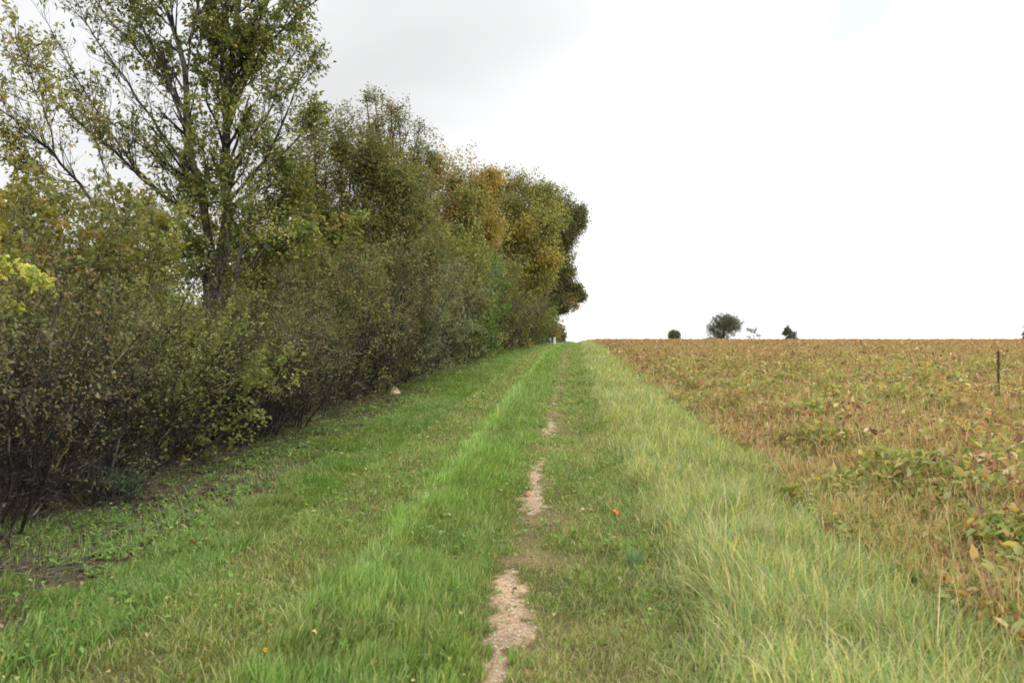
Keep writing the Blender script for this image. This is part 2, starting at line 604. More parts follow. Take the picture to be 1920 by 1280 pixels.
G_LUSH = [(.18, .30, .06, 5), (.25, .37, .11, 4), (.31, .39, .125, 2.6), (.46, .42, .16, .9), (.11, .23, .04, 2.5)]
G_RUT = [(.21, .30, .07, 5), (.29, .34, .095, 3.4), (.42, .38, .16, 2.8), (.12, .19, .045, 3), (.52, .45, .25, 1.6)]
G_TALL = [(.35, .40, .13, 5), (.43, .46, .18, 4.5), (.60, .52, .22, 3.4), (.20, .31, .10, 3), (.60, .53, .34, 2.4), (.17, .35, .15, 1.3)]
G_LEFT = [(.14, .26, .05, 4), (.20, .33, .07, 4), (.26, .31, .085, 2.2), (.38, .34, .14, 1.4), (.09, .17, .04, 2)]  # deeper greens of the grass strip between left rut and hedge

KG = 1.0


def grass_track():
    X, Y, S, rng = scatter(2.6, 150, -2.45, .62, 8500 * KG, seed=21)
    z, u, n2 = zones(X, Y)
    tuft = vnoise(X, Y, 7, 40); big = fbm(X, Y, 1.1, 41)
    keep = rng.random(len(X)) < np.clip(1.1 - .25 * np.exp(-((u + .38) / .26) ** 2) - z['chalk'] * 1.0 - .45 * z['dry'] - .25 * (big < .38), 0.03, 1) * (.55 + .6 * tuft)
    X, Y, S, u, tuft, big, n2 = [a[keep] for a in (X, Y, S, u, tuft, big, n2)]
    z = {k: v[keep] for k, v in z.items()}
    N = len(X)
    rid = z['ridge']
    L = (.058 + .045 * rng.random(N) + .055 * rid * (.3 + tuft) + .04 * (big - .5) * 2) * (.6 + .7 * rng.random(N))
    wn_ = np.exp(-((u + .38) / .30) ** 2)
    L *= (1 - .4 * z['dry']) * (1 - .4 * wn_)
    L *= 1 + .15 * (S - 1).clip(0, 3)
    W = .0055 * S * (.6 + .8 * rng.random(N)) * (.85 + .2 * rid)
    lean = (1.15 - .45 * rid - .25 * tuft) * (.45 + .9 * rng.random(N))
    az = .6 + (vnoise(X, Y, .8, 44) - .5) * 3.0 + (vnoise(X, Y, 5, 45) - .5) * 2.5 + rng.normal(0, .9, N) * (1 + (1 - rid) * 1.2)
    cA = pick(G_LUSH, N, rng=rng); cB = pick(G_RUT, N, rng=rng)
    w = np.clip(.02 + .80 * rid + 1.3 * (big - .46) + .9 * (vnoise(X, Y, 2.8, 48) - .5) + .4 * (tuft - .5), 0, 1)[:, None]
    c = cA * w + cB * (1 - w)
    dd = (z['dry'] * .75)[:, None]
    c = c * (1 - dd) + pick([(.42, .35, .18, 3), (.34, .27, .14, 2), (.26, .27, .10, 2), (.52, .44, .26, 1)], N, rng=rng) * dd
    # pale combed streak on the left side of the centre ridge
    st = np.exp(-((u + 1.42) / .13) ** 2) * (Y > 5)
    c = c * (1 + .25 * st[:, None]) + np.array([.04, .05, .035]) * st[:, None]
    c = c * (.86 + .4 * big + .3 * (tuft - .5))[:, None] * rng.uniform(.62, 1.35, (N, 1))
    v, f, cc = blades(X, Y, L, W, lean, az, c, rng)
    o = build('short_grass', v, f, cc, M_grass)
    tag(o, 'short worn green grass growing along the two wheel tracks and middle strip', 'grass', kind='stuff')


def grass_left():
    X, Y, S, rng = scatter(2.6, 150, -4.9, -2.45, 8000 * KG, seed=22)
    z, u, n2 = zones(X, Y)
    tuft = vnoise(X, Y, 5, 50); big = .5 * fbm(X, Y, .9, 51) + .5 * fbm(X, Y, 2.6, 52)
    p = np.where(u > np.interp(Y, [0, 8, 14, 30], [-3.05, -3.15, -3.5, -3.8]) - .7 * (big - .5), 1.0, .10 + .25 * (big > .55) + .9 * smooth((Y - 16) / 12)) * (.35 + .9 * tuft) * np.where(big < .36, .45, 1)
    keep = rng.random(len(X)) < p
    X, Y, S, u, tuft, big = [a[keep] for a in (X, Y, S, u, tuft, big)]
    N = len(X)
    L = (.04 + .055 * tuft + .055 * rng.random(N)) * (1 + .15 * (S - 1).clip(0, 3)) * np.where(u < -3.7, .75, 1)
    W = .006 * S * (.6 + .8 * rng.random(N))
    lean = .75 * (.5 + 1. * rng.random(N))
    az = .7 + (vnoise(X, Y, .9, 54) - .5) * 4 + rng.normal(0, .9, N)
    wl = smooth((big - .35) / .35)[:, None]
    c = pick(G_LEFT, N, rng=rng) * (1 - wl) * 1.05 + pick(G_LUSH, N, rng=rng) * .95 * wl
    dr = (smooth((vnoise(X, Y, 1.8, 57) - .60) / .2) * .6)[:, None]
    c = c * (1 - dr) + pick(G_RUT, N, rng=rng) * dr
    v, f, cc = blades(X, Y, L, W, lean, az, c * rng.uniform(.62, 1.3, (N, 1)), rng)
    o = build('verge_grass', v, f, cc, M_grass)
    tag(o, 'green tufted grass between the left wheel track and the hedge', 'grass', kind='stuff')


def grass_tall():
    X, Y, S, rng = scatter(2.4, 150, .42, 3.3, 7500 * KG, seed=23)
    z, u, n2 = zones(X, Y)
    tuft = vnoise(X, Y, 3.2, 60); big = fbm(X, Y, .8, 61)
    rise = smooth((u - .42 + (n2 - .5) * .5) / .45)
    keep = rng.random(len(X)) < (.35 + .75 * tuft) * (1 - smooth((u - 2.2 + (fbm(X, Y, .8, 90) - .5) * 1.1) / .5)) * (.5 + .5 * rise)
    X, Y, S, u, tuft, big, rise = [a[keep] for a in (X, Y, S, u, tuft, big, rise)]
    N = len(X)
    L = (.08 + .18 * rise * (.5 + .7 * tuft) * (1 - .4 * smooth((u - 1.6) / .8))) * (.55 + .8 * rng.random(N))
    W = .0058 * S * (.6 + .8 * rng.random(N))
    lean = .80 * (.25 + 1.5 * rng.random(N)) + .35 * (1 - rise)
    az = .35 + (vnoise(X, Y, .7, 64) - .5) * 4.0 + (vnoise(X, Y, 4, 66) - .5) * 3.2 + rng.normal(0, 1.25, N)
    c = pick(G_TALL, N, rng=rng)
    dk = (1 - rise)[:, None] * .5
    c = c * (1 - dk) + pick(G_RUT, N, rng=rng) * dk
    c = c * (.82 + .4 * big)[:, None] * rng.uniform(.65, 1.3, (N, 1))
    v, f, cc = blades(X, Y, L, W, lean, az, c, rng)
    o = build('tall_grass', v, f, cc, M_grass)
    tag(o, 'long pale green and straw grass on the verge beside the field', 'grass', kind='stuff')


grass_track(); grass_left(); grass_tall()

# ------------------------------------------------------------------ crop field
CR_GREEN = [(.30, .33, .10, 4), (.38, .39, .14, 4), (.19, .25, .075, 3.4), (.50, .43, .14, 2.4), (.52, .35, .15, 1.2), (.44, .46, .22, 2.4)]
CR_DRY = [(.48, .32, .17, 5), (.45, .245, .15, 5), (.66, .52, .31, 3.2), (.21, .115, .085, 3.6), (.44, .37, .15, 3)]


def EN(X, Y):
    return (fbm(X, Y, .8, 90) - .5) * 1.1


def crop():
    umx = lambda y: .70 * y + 5
    # upright drying stalks and stems
    X, Y, S, rng = scatter(2.6, 190, 1.7, 200, 480 * KG, yref=7, pw=1.5, seed=31, umax=umx)
    z, u, n2 = zones(X, Y)
    ok = u + EN(X, Y) > 2.1
    X, Y, u = X[ok], Y[ok], u[ok]
    patch = fbm(X, Y, .42, 70); fine = vnoise(X, Y, 2.6, 71)
    edge = smooth((u - 2.15 + EN(X, Y)) / .9)
    S = np.maximum(1, Y / 7) ** .6
    N = len(X)
    H = (.24 + .27 * edge) * (.30 + .35 * fine + .35 * smooth((vnoise(X, Y, 1.7, 76) - .22) / .55) + .45 * rng.random(N)) * (1 - .25 * smooth((Y - 40) / 60))
    W = .0045 * S * (.6 + .8 * rng.random(N))
    farred = smooth((Y - 25) / 40)
    c = pick(CR_DRY, N, rng=rng)
    g = (rng.random(N) < (.10 + 1.6 * np.clip(patch - .42, 0, .5)) * (1 - .5 * farred))[:, None]
    c = np.where(g, pick(CR_GREEN, N, rng=rng) * .8, c)
    ru = smooth((vnoise(X, Y, 1.1, 74) - .42) / .25)[:, None]
    c = c * (1 - .6 * ru) + pick([(.36, .20, .12, 3), (.42, .25, .15, 3), (.28, .15, .10, 2), (.50, .34, .22, 1)], N, rng=rng) * .6 * ru
    kp = rng.random(N) < np.clip(.12 + .34 * ru[:, 0] + .5 * (.55 - patch) + .25 * (1 - edge), .08, 1)
    X, Y, H, W, c, fine, S, farred = [a_[kp] for a_ in (X, Y, H, W, c, fine, S, farred)]
    N = len(X)
    H = H * np.where(rng.random(N) < .05, 1.55, 1)
    c = c * (1 - .45 * farred[:, None]) + np.array([.44, .25, .16]) * .45 * farred[:, None]
    lean = .75 * (.1 + 1.7 * rng.random(N) ** 1.5); az = rng.uniform(0, 6.28, N)
    bag = Bag()
    v, f, cc = blades(X, Y, H, W, lean, az, c, rng)
    bag.add(v, f, cc)
    # leaves
    X, Y, S, rng = scatter(2.6, 190, 1.7, 200, 4600 * KG, yref=6, pw=1.45, seed=32, umax=umx)
    patch = .5 * fbm(X, Y, .42, 70) + .5 * vnoise(X, Y, 1.5, 72); fine = vnoise(X, Y, 2.6, 71); u = X - bend(Y)
    edge = smooth((u - 2.15 + EN(X, Y)) / 1.0)
    farred = smooth((Y - 14) / 45)
    mound = smooth((vnoise(X, Y, 1.5, 76) - .22) / .55)
    top = (.20 + .36 * edge) * (.40 + .45 * fine + .35 * mound) * (1 - .25 * smooth((Y - 40) / 60))
    keep = rng.random(len(X)) < np.clip(.72 + 1.2 * (patch - .42) * 2.0, .50, 1) * (.75 + .25 * edge) * (.50 + .50 * mound) * (u + EN(X, Y) > 2.1)
    X, Y, u, patch, fine, edge, farred, top = [a[keep] for a in (X, Y, u, patch, fine, edge, farred, top)]
    N = len(X)
    S = np.maximum(1, Y / 6) ** .50
    zz = height(X, Y) + top * rng.random(N) ** .75
    pos = np.stack([X, Y, zz], 1)
    d = rand_dir(N, rng) + np.array([0, 0, -.15]); nrm = rand_dir(N, rng) * .9 + np.array([0, 0, 1.1])
    L = (.053 + .006 * (Y < 10)) * S * rng.uniform(.4, 1.7, N)
    v, f, k = leaf_geo(pos, d, nrm, L, L * rng.uniform(.32, .70, N), oval=True)
    gfrac = np.clip(.55 + .10 * (Y < 26) + 3.4 * (patch - .46), .10, .95) * (1 - .85 * farred)
    c = np.where((rng.random(N) < gfrac)[:, None], pick(CR_GREEN, N, rng=rng), pick(CR_DRY, N, rng=rng))
    c = c * (1 - .5 * farred[:, None]) + np.array([.42, .25, .155]) * .5 * farred[:, None]
    ru = (smooth((vnoise(X, Y, .9, 75) - .50) / .25) * .5)[:, None]
    c = c * (1 - ru) + pick([(.38, .22, .13, 3), (.46, .30, .18, 2), (.24, .14, .08, 2), (.38, .34, .13, 2)], N, rng=rng) * ru
    bag.add(v, f, np.repeat(c, k, 0))
    # wiry side stems crossing one another
    X, Y, S, rng = scatter(2.6, 60, 2.0, 70, 1700 * KG, yref=6, pw=1.6, seed=33, umax=umx)
    fine = vnoise(X, Y, 2.6, 71); u = X - bend(Y); edge = smooth((u - 2.15 + EN(X, Y)) / 1.0)
    N = len(X); S = np.maximum(1, Y / 6) ** .9
    ok = u + EN(X, Y) > 2.1
    X, Y, S, fine, edge = [a_[ok] for a_ in (X, Y, S, fine, edge)]; N = len(X)
    z0 = height(X, Y) + (.20 + .30 * edge) * (.6 + .5 * fine) * rng.random(N) ** .75
    v, f, cc = blades(X, Y, .19 * (.4 + rng.random(N)), .0036 * S, 1.3 * rng.random(N) + .3, rng.uniform(0, 6.28, N), np.where(rng.random((N, 1)) < .30, pick(CR_GREEN, N, rng=rng), pick(CR_DRY, N, rng=rng) * 1.15), rng, z0=z0)
    bag.add(v, f, cc)
    o = bag.make('crop', M_crop)
    tag(o, 'ripening bean crop in russet and yellow green covering the right hand field', 'crop', kind='stuff')


crop()

# ------------------------------------------------------------------ gravel, leaf litter and weeds


def rocks(pos, size, cols, rng, flat=.6):
    base = np.array([[1, 0, 0], [-1, 0, 0], [0, 1, 0], [0, -1, 0], [0, 0, 1], [0, 0, -1]], float)
    F = np.array([[0, 2, 4], [2, 1, 4], [1, 3, 4], [3, 0, 4], [2, 0, 5], [1, 2, 5], [3, 1, 5], [0, 3, 5]])
    N = len(pos)
    a = rng.uniform(0, 6.28, N)
    V = base[None] * rng.uniform(.6, 1.2, (N, 6, 1)) * size[:, None, None] * np.array([1, 1, flat])
    R = np.zeros((N, 3, 3)); R[:, 0, 0] = np.cos(a); R[:, 0, 1] = -np.sin(a); R[:, 1, 0] = np.sin(a); R[:, 1, 1] = np.cos(a); R[:, 2, 2] = 1
    V = np.einsum('nij,nkj->nki', R, V) + pos[:, None]
    FF = (F[None] + 6 * np.arange(N)[:, None, None]).reshape(-1, 3)
    return V.reshape(-1, 3), [FF], np.repeat(cols, 6, 0)


M_stone = mat_leaf('stone', rough=.9, trans=0., spec=.2)
X, Y, S, rng = scatter(2.8, 22, -.75, .05, 3600, yref=7, pw=1.0, seed=41)
z, u, n2 = zones(X, Y)
k = rng.random(len(X)) < z['chalk'] * .8 + .01
X, Y = X[k], Y[k]; N = len(X)
sz = .0025 + .009 * rng.random(N) ** 3
v, f, c = rocks(np.stack([X, Y, height(X, Y) + sz * .2], 1), sz, pick([(.55, .46, .38, 5), (.66, .62, .56, 3), (.34, .30, .27, 2), (.45, .31, .22, 3)], N, rng=rng), rng)
tag(build('gravel', v, f, c, M_stone), 'small pale flints and chalk crumbs in the bare wheel track', 'gravel', kind='stuff')

# fallen leaves and broken twigs under the hedge
X, Y, S, rng = scatter(3.0, 60, -6.2, -3.2, 1500, yref=8, pw=1.6, seed=42)
k = rng.random(len(X)) < .25 + .75 * smooth((-X + bend(Y) - 3.9) / .8)
X, Y, S = X[k], Y[k], S[k]; N = len(X)
d = rand_dir(N, rng) * np.array([1, 1, .25]); L = .035 * S * rng.uniform(.6, 1.4, N)
bag = Bag()
v, f, kk = leaf_geo(np.stack([X, Y, height(X, Y) + .012], 1), d, rand_dir(N, rng) * .5 + np.array([0, 0, 1.]), L, L * .6)
bag.add(v, f, np.repeat(pick([(.20, .105, .06, 5), (.14, .09, .06, 4), (.28, .15, .07, 1.5), (.09, .07, .055, 4), (.36, .25, .10, .6)], N, rng=rng), kk, 0))
n = N // 4
C = curve(np.stack([X[:n], Y[:n], height(X[:n], Y[:n]) + .015], 1), rand_dir(n, rng) * np.array([1, 1, .15]), rng.uniform(.08, .35, n), 4, 0, .15, rng)
v, f = tubes(C, np.full((n, 4), .003), 3)
bag.add(v, [f], pick([(.13, .11, .09, 1), (.2, .17, .13, .5)], n, rng=rng).repeat(12, 0))
X, Y, S, rng = scatter(2.8, 30, -3.6, 1.2, 14, yref=6, pw=1.2, seed=48)
N = len(X); L = .032 * S * rng.uniform(.5, 1.3, N)
v, f, kk = leaf_geo(np.stack([X, Y, height(X, Y) + .045], 1), rand_dir(N, rng) * [1, 1, .4], rand_dir(N, rng) * .6 + [0, 0, 1], L, L * .6, oval=True)
bag.add(v, f, np.repeat(pick([(.30, .16, .07, 3), (.50, .36, .16, 2), (.16, .10, .06, 3)], N, rng=rng), kk, 0))
tag(bag.make('leaf_litter', M_stone), 'brown fallen leaves and broken twigs, thickest on the soil under the hedge', 'leaf litter', kind='stuff')


def weeds():
    rng = np.random.default_rng(43)
    bag = Bag()
    X, Y, S, r2 = scatter(2.6, 30, -4.4, 1.0, 330, yref=5, pw=1.2, seed=44)
    k = r2.random(len(X)) < smooth((vnoise(X, Y, 1.9, 46) - .35) / .4)
    X, Y, S = X[k], Y[k], S[k]; N = len(X)
    pos = np.stack([X, Y, height(X, Y) + .03 + .05 * r2.random(N)], 1)
    L = .028 * S * r2.uniform(.6, 1.6, N)
    v, f, kk = leaf_geo(pos, rand_dir(N, r2) * [1, 1, .5], rand_dir(N, r2) * .5 + [0, 0, 1], L, L * r2.uniform(.4, .9, N), oval=True)
    bag.add(v, f, np.repeat(pick([(.20, .33, .08, 4), (.15, .26, .07, 4), (.32, .38, .14, 1), (.40, .30, .14, .6)], N, rng=r2), kk, 0))
    spots = []
    for px, py, n, sp in [(355, 975, 10, .35), (300, 985, 5, .25), (420, 930, 7, .35), (465, 860, 14, .5), (520, 830, 12, .6), (600, 815, 18, .8), (665, 800, 16, .9),
                          (560, 790, 10, .6), (380, 880, 7, .3), (700, 775, 12, 1.0), (640, 770, 9, .7), (760, 745, 10, 1.2), (235, 1020, 4, .3), (430, 990, 4, .3)]:
        p = G(px, py)
        for _ in range(n):
            spots.append((p[0] + rng.normal(0, sp * .6), p[1] + rng.normal(0, sp * 1.4), 1))
    spots = spots * 1 + [(a + rng.normal(0, .2), b + rng.normal(0, .5), 1) for a, b, _ in spots for _k in range(6)]
    for x, y, s in spots:
        if x - bend(y) > -2.7 or x < -5.1: continue
        n = rng.integers(6, 11)
        az = np.sort(rng.uniform(0, 6.28, n)); el = rng.uniform(.15, .8, n)
        d = np.stack([np.cos(az) * np.cos(el), np.sin(az) * np.cos(el), np.sin(el)], 1)
        L = rng.uniform(.025, .075, n) * (1 + .02 * y)
        pos = np.repeat([[x, y, float(height(x, y)) + .005]], n, 0)
        v, f, k = leaf_geo(pos, d, np.tile([0, 0, 1.], (n, 1)) - d * .2, L, L * rng.uniform(.32, .5, n), oval=True, fold=.15)
        bag.add(v, f, np.repeat(pick([(.21, .34, .09, 4), (.28, .40, .13, 3), (.15, .25, .065, 3), (.38, .40, .16, 1)], n, rng=rng), k, 0))
    tag(bag.make('broadleaf_weeds', M_grass), 'bright green broad leaved weeds in patches at the hedge foot', 'weeds', kind='stuff')


weeds()

# ------------------------------------------------------------------ trees and shrubs
PAL = {
    'big': [(.14, .18, .038, 5), (.20, .23, .05, 5), (.09, .13, .03, 4), (.42, .38, .11, 1.8), (.42, .27, .08, 1), (.32, .34, .09, 2.4)],
    'yellowing': [(.30, .31, .08, 5), (.42, .36, .10, 4), (.22, .25, .06, 4), (.46, .32, .10, 1.6), (.52, .46, .16, 2)],
    'maple': [(.24, .23, .04, 4), (.32, .22, .045, 3), (.17, .20, .04, 5), (.36, .17, .05, .7), (.40, .34, .08, 1.5)],
    'yellowspray': [(.62, .60, .12, 5), (.50, .52, .12, 3), (.38, .44, .10, 2)],
    'olive': [(.19, .20, .06, 5), (.13, .15, .05, 5), (.26, .24, .08, 3), (.31, .23, .07, 1), (.38, .34, .11, 1)],
    'darkolive': [(.13, .15, .06, 5), (.17, .18, .065, 4), (.23, .20, .07, 2), (.27, .17, .07, .8), (.34, .34, .12, 1)],
    'brown': [(.21, .17, .085, 5), (.16, .14, .075, 4), (.18, .18, .07, 4), (.32, .20, .08, 2)],
    'greygreen': [(.24, .27, .15, 5), (.18, .21, .11, 4), (.32, .33, .19, 2), (.22, .21, .10, 2)],
    'lime': [(.22, .24, .06, 5), (.32, .33, .09, 3), (.14, .17, .05, 4), (.36, .30, .09, 1)],
    'bright': [(.13, .23, .045, 5), (.17, .29, .06, 3), (.09, .17, .035, 3), (.22, .28, .07, 1.5)],
    'orange': [(.42, .25, .08, 3.4), (.27, .25, .065, 5), (.44, .22, .08, 1.3), (.20, .22, .055, 4), (.38, .32, .10, 2)],
    'moss': [(.24, .25, .06, 5), (.18, .20, .05, 4), (.32, .30, .08, 3), (.34, .23, .07, 1)],
    'dark': [(.15, .17, .07, 5), (.19, .20, .08, 4), (.25, .22, .08, 2), (.28, .19, .07, .7)],
    'distant': [(.09, .12, .06, 5), (.13, .15, .08, 4), (.20, .21, .08, 2), (.24, .20, .09, 1)],
    'bluegreen': [(.13, .18, .12, 4), (.18, .22, .16, 2), (.10, .15, .07, 4)],
}


def shrub(name, H, Wd, pal, stems=14, br=10, tw=9, lf=9, fill=900, hollow=.6, hh=.42, leaf=.030, seed=1, bare=.12, mat=None, twmat=None, lean=.0, wr=.55, dense_low=True, twl=(.16, .42), droop=.15, twr=.0022):
    """upright bush: fan of stems, twigs and small leaves; returns the Empty"""
    rng = np.random.default_rng(seed)
    o = np.zeros((stems, 3)); a = rng.uniform(0, 6.28, stems); rr = rng.random(stems) ** .6 * Wd * .22
    o[:, 0] = np.cos(a) * rr; o[:, 1] = np.sin(a) * rr
    d = nrmz(np.stack([np.cos(a) * rng.uniform(.1, .8, stems) * Wd / 1.6 + lean, np.sin(a) * rng.uniform(.1, .8, stems) * Wd / 1.6, np.full(stems, 1.25)], 1))
    L = H * rng.uniform(.72, 1.02, stems)
    S = curve(o, d, L, 8, .25, .11, rng)
    R0 = (.008 + .012 * rng.random(stems))[:, None] * np.linspace(1, .25, 8)[None]
    B, RB, _ = grow(S, R0, br, H * .14, H * .34, ang=.85, up=.25, wob=.16, tmin=bare, rk=.55, rmin=.0035, K=6, rng=rng)
    T, RT, _ = grow(B, RB, tw, twl[0], twl[1], ang=.9, up=.1, wob=.2, tmin=.1, rk=.6, rmin=twr, K=4, rng=rng)
    root = empty(name)
    bag = Bag()
    for (p, r, s) in ((S, R0, 5), (B, RB, 3)):
        v, f = tubes(p, r, s); bag.add(v, [f])
    bag.make('stems', twmat or M_twig, root, True)
    # short outer twigs filling the bush out to a closed, uneven mass
    q = rng.normal(0, 1, (fill, 3)); q = nrmz(q) * (rng.random((fill, 1)) ** .4)
    q[:, 2] = np.abs(q[:, 2])
    lump = .75 + .5 * vnoise(q[:, 0] * 1.5 + seed, q[:, 1] * 1.5 + q[:, 2] * 2, 2.0, seed % 7)
    o2 = q * np.array([Wd * .5, Wd * .5, H * .86]) * lump[:, None]
    T2 = curve(o2, nrmz(q + rand_dir(fill, rng) * .8 + np.array([0, 0, .3])), rng.uniform(twl[0], twl[1], fill), 4, .1, .2, rng)
    TT = np.concatenate([T, T2])
    v, f = tubes(TT, np.concatenate([RT, np.full((fill, 4), twr)]), 3)
    build('twigs', v, [f], None, twmat or M_twig, root)
    mid = TT[:, 1]
    cl = vnoise(mid[:, 0] * 2.6 + mid[:, 2] * 1.1 + seed, mid[:, 1] * 2.6 + mid[:, 2] * 2.3, 1.0, 5) * .6 + vnoise(mid[:, 0] * 6 + mid[:, 2], mid[:, 1] * 6 + mid[:, 2] * 5, 1.0, 6) * .4
    low = 1 - smooth((mid[:, 2] / H - .12) / hh)
    TT = TT[rng.random(len(TT)) < np.clip((cl - .30) * 4.2, .06, 1) * (1 - hollow * low)]
    v, f, c = leaves_on(TT, lf, leaf, pal, droop=droop, wr=wr, spread=.03, rng=rng, clump=1)
    build('foliage', v, f, c, mat or M_hedge, root)
    return root


def copy_tree(o):
    c = o.copy(); COL.objects.link(c)
    for ch in o.children:
        d = ch.copy(); COL.objects.link(d); d.parent = c
    return c


USED = {}


def place(proto, X, Y, rz=0, sx=1., sz=1., label='', cat='shrub', group=None, sink=.05):
    o = proto if proto.name not in USED else copy_tree(proto)
    USED[o.name] = 1; USED[proto.name] = 1
    o.location = (X, Y, float(height(X, Y)) - sink)
    o.rotation_euler = (0, 0, rz)
    o.scale = (sx, sx, sz)
    tag(o, label, cat, group)
    return o


HG = 'shrubs of the field hedge'
pr_dark = shrub('hawthorn_shrub', 2.5, 2.0, PAL['darkolive'], stems=16, br=11, tw=9, lf=9, leaf=.050, seed=101)
pr_olive = shrub('hawthorn_shrub', 2.7, 2.1, PAL['olive'], stems=16, br=11, tw=9, lf=10, leaf=.056, seed=102)
pr_brown = shrub('blackthorn_shrub', 2.4, 2.0, PAL['brown'], stems=18, br=11, tw=10, lf=6, leaf=.044, seed=103)
M_twig_grey = mat_bark('grey_twig', (.018, .016, .014), (.060, .052, .045), (.27, .245, .205), 6)
near_dark = shrub('hawthorn_shrub', 2.5, 2.0, PAL['darkolive'], stems=24, br=12, tw=9, lf=8, leaf=.036, seed=121, hollow=.93, hh=.75, twmat=M_twig_grey, twr=.0018, fill=1300)
near_brown = shrub('blackthorn_shrub', 2.4, 2.1, PAL['brown'], stems=26, br=12, tw=9, lf=6, leaf=.034, seed=123, hollow=.97, hh=.85, twmat=M_twig_grey, twr=.0018, fill=900)
near_olive = shrub('hawthorn_shrub', 2.6, 2.0, PAL['olive'], stems=20, br=11, tw=9, lf=9, leaf=.040, seed=122, hollow=.93, hh=.6, twmat=M_twig_grey, twr=.0018, fill=1300)
pr_grey = shrub('willow_shrub', 3.6, 2.4, PAL['greygreen'], stems=18, br=12, tw=10, lf=11, leaf=.07, seed=104, fill=1600, wr=.35)
pr_lime = shrub('field_maple_shrub', 2.6, 1.9, PAL['lime'], stems=12, br=10, tw=8, lf=8, leaf=.065, seed=105, wr=.85)
pr_maple = shrub('field_maple_shrub', 3.6, 2.4, PAL['maple'], stems=12, br=11, tw=8, lf=9, leaf=.085, seed=106, fill=1800, wr=.85, droop=.5)
pr_bright = shrub('ivy_clad_shrub', 4.0, 1.7, PAL['bright'], stems=14, br=12, tw=9, lf=10, leaf=.085, seed=107, fill=1600, wr=.8)
pr_moss = shrub('hazel_shrub', 4.2, 2.8, PAL['moss'], stems=16, br=13, tw=10, lf=9, leaf=.085, seed=108, fill=2400, wr=.7)

# ---- front row of the hedge, near to far, u of the stem foot about -5.6
front = [
    (near_dark, -5.75, 4.9, .98, .92, 'dark twiggy hedge shrub cut off by the left edge of the picture'),
    (near_brown, -5.7, 6.1, 1.0, .95, 'brown half bare shrub with arching grey stems at the lower left corner of the hedge'),
    (near_dark, -5.75, 7.3, 1.0, .98, 'dark olive shrub with bleached broken twigs, below the yellow maple sprays'),
    (near_olive, -5.9, 8.4, .95, .86, 'olive green leafy shrub behind the small blue green bush'),
    (pr_lime, -5.95, 9.5, .92, .80, 'yellow green leaved maple shrub hanging over the dark hollow of bare stems'),
    (near_brown, -5.85, 10.7, 1.05, .82, 'bare brown shrub with slanting stems, right of the yellow green maple shrub'),
    (near_dark, -5.75, 12.0, 1.1, .84, 'grey twiggy shrub standing in front of the tall multi stemmed tree'),
    (near_brown, -5.7, 13.3, 1.1, .86, 'grey brown thorn shrub just right of the tall tree trunk'),
    (near_dark, -5.75, 14.8, 1.2, 1.02, 'dark grey green thorn shrub reaching to the grass before the soil ends'),
    (pr_olive, -5.8, 16.4, 1.2, 1.3, 'olive shrub with orange bare shoots, left of the spiky topped thorn tree'),
    (pr_brown, -5.8, 18.2, 1.3, 1.4, 'brown twiggy shrub low in front of the spiky topped thorn tree'),
    (pr_dark, -5.7, 20.2, 1.35, 1.5, 'dense dark shrub right behind the pale buff stone'),
    (pr_grey, -5.7, 22.6, 1.1, 1.1, 'grey green narrow leaved shrub beyond the pale buff stone'),
    (pr_grey, -5.6, 25.6, 1.2, 1.35, 'tall silvery green shrub left of the yellow green maple column'),
    (pr_brown, -5.5, 29.0, 1.6, 1.9, 'brown thinning shrub between the silvery shrub and the yellow green column'),
    (pr_lime, -5.3, 33.0, 1.5, 2.3, 'tall yellow green maple column in the middle of the hedge'),
    (pr_bright, -5.1, 37.5, 1.15, 1.25, 'narrow bright green ivy clad shrub standing out at mid hedge'),
    (pr_olive, -5.4, 42.5, 1.9, 2.1, 'olive shrub just beyond the bright green ivy clad one'),
    (pr_brown, -5.4, 48.5, 2.1, 2.0, 'brown leafless looking shrub under the mossy green tree'),
    (pr_maple, -5.3, 55, 1.7, 1.7, 'orange tinged maple shrub in shade under the mossy green tree'),
    (pr_brown, -5.2, 63, 2.4, 2.0, 'brown grey shrub at the foot of the hedge near its far end'),
    (pr_moss, -5.1, 71, 1.4, 1.2, 'green shrub in the shade below the overhanging dark tree'),
    (pr_bright, -4.9, 79, 1.7, 1.4, 'bright green ivy clad shrub under the dark overhanging tree'),
    (pr_brown, -4.6, 90, 1.5, 1.5, 'brown shrub just left of the white post'),
]
for i, (pr, u, y, sx, sz, lab) in enumerate(front):
    place(pr, u + (.85 if y < 10 else .7 if y < 14 else .45) + float(bend(y)), y, rz=i * 2.4, sx=sx, sz=sz, label=lab, group=HG)
# ---- second row, taller
back = [
    (pr_maple, -6.9, 8.2, .98, 1.0, 'orange and yellow leaved maple shrub rising at the left edge behind the hedge'),
    (pr_olive, -7.1, 9.8, 1.25, 1.38, 'olive shrub showing sky through its top, right of the orange maple shrub'),
    (pr_moss, -7.4, 11.4, .95, .92, 'mossy green shrub left of the tall tree trunk, behind the hedge'),
    (pr_olive, -7.6, 12.6, 1.1, 1.05, 'olive green shrub wrapped round the left side of the tall tree trunk'),
    (pr_maple, -7.2, 18.0, 1.2, 1.25, 'yellow brown maple shrub right of the tall tree trunk'),
    (pr_moss, -7.4, 20.6, 1.2, 1.2, 'mossy green shrub between the tall tree and the spiky topped thorn tree'),
    (pr_moss, -6.7, 30.5, 1.4, 1.5, 'green shrub rising between the spiky topped thorn tree and the rusty leaved tree'),
    (pr_moss, -6.6, 47, 1.9, 1.9, 'mossy green shrub rising behind the hedge under the rusty leaved tree'),
    (pr_moss, -9.0, 13.6, 1.0, 1.0, 'mossy shrub behind the others at the foot of the leaning tree'),
]
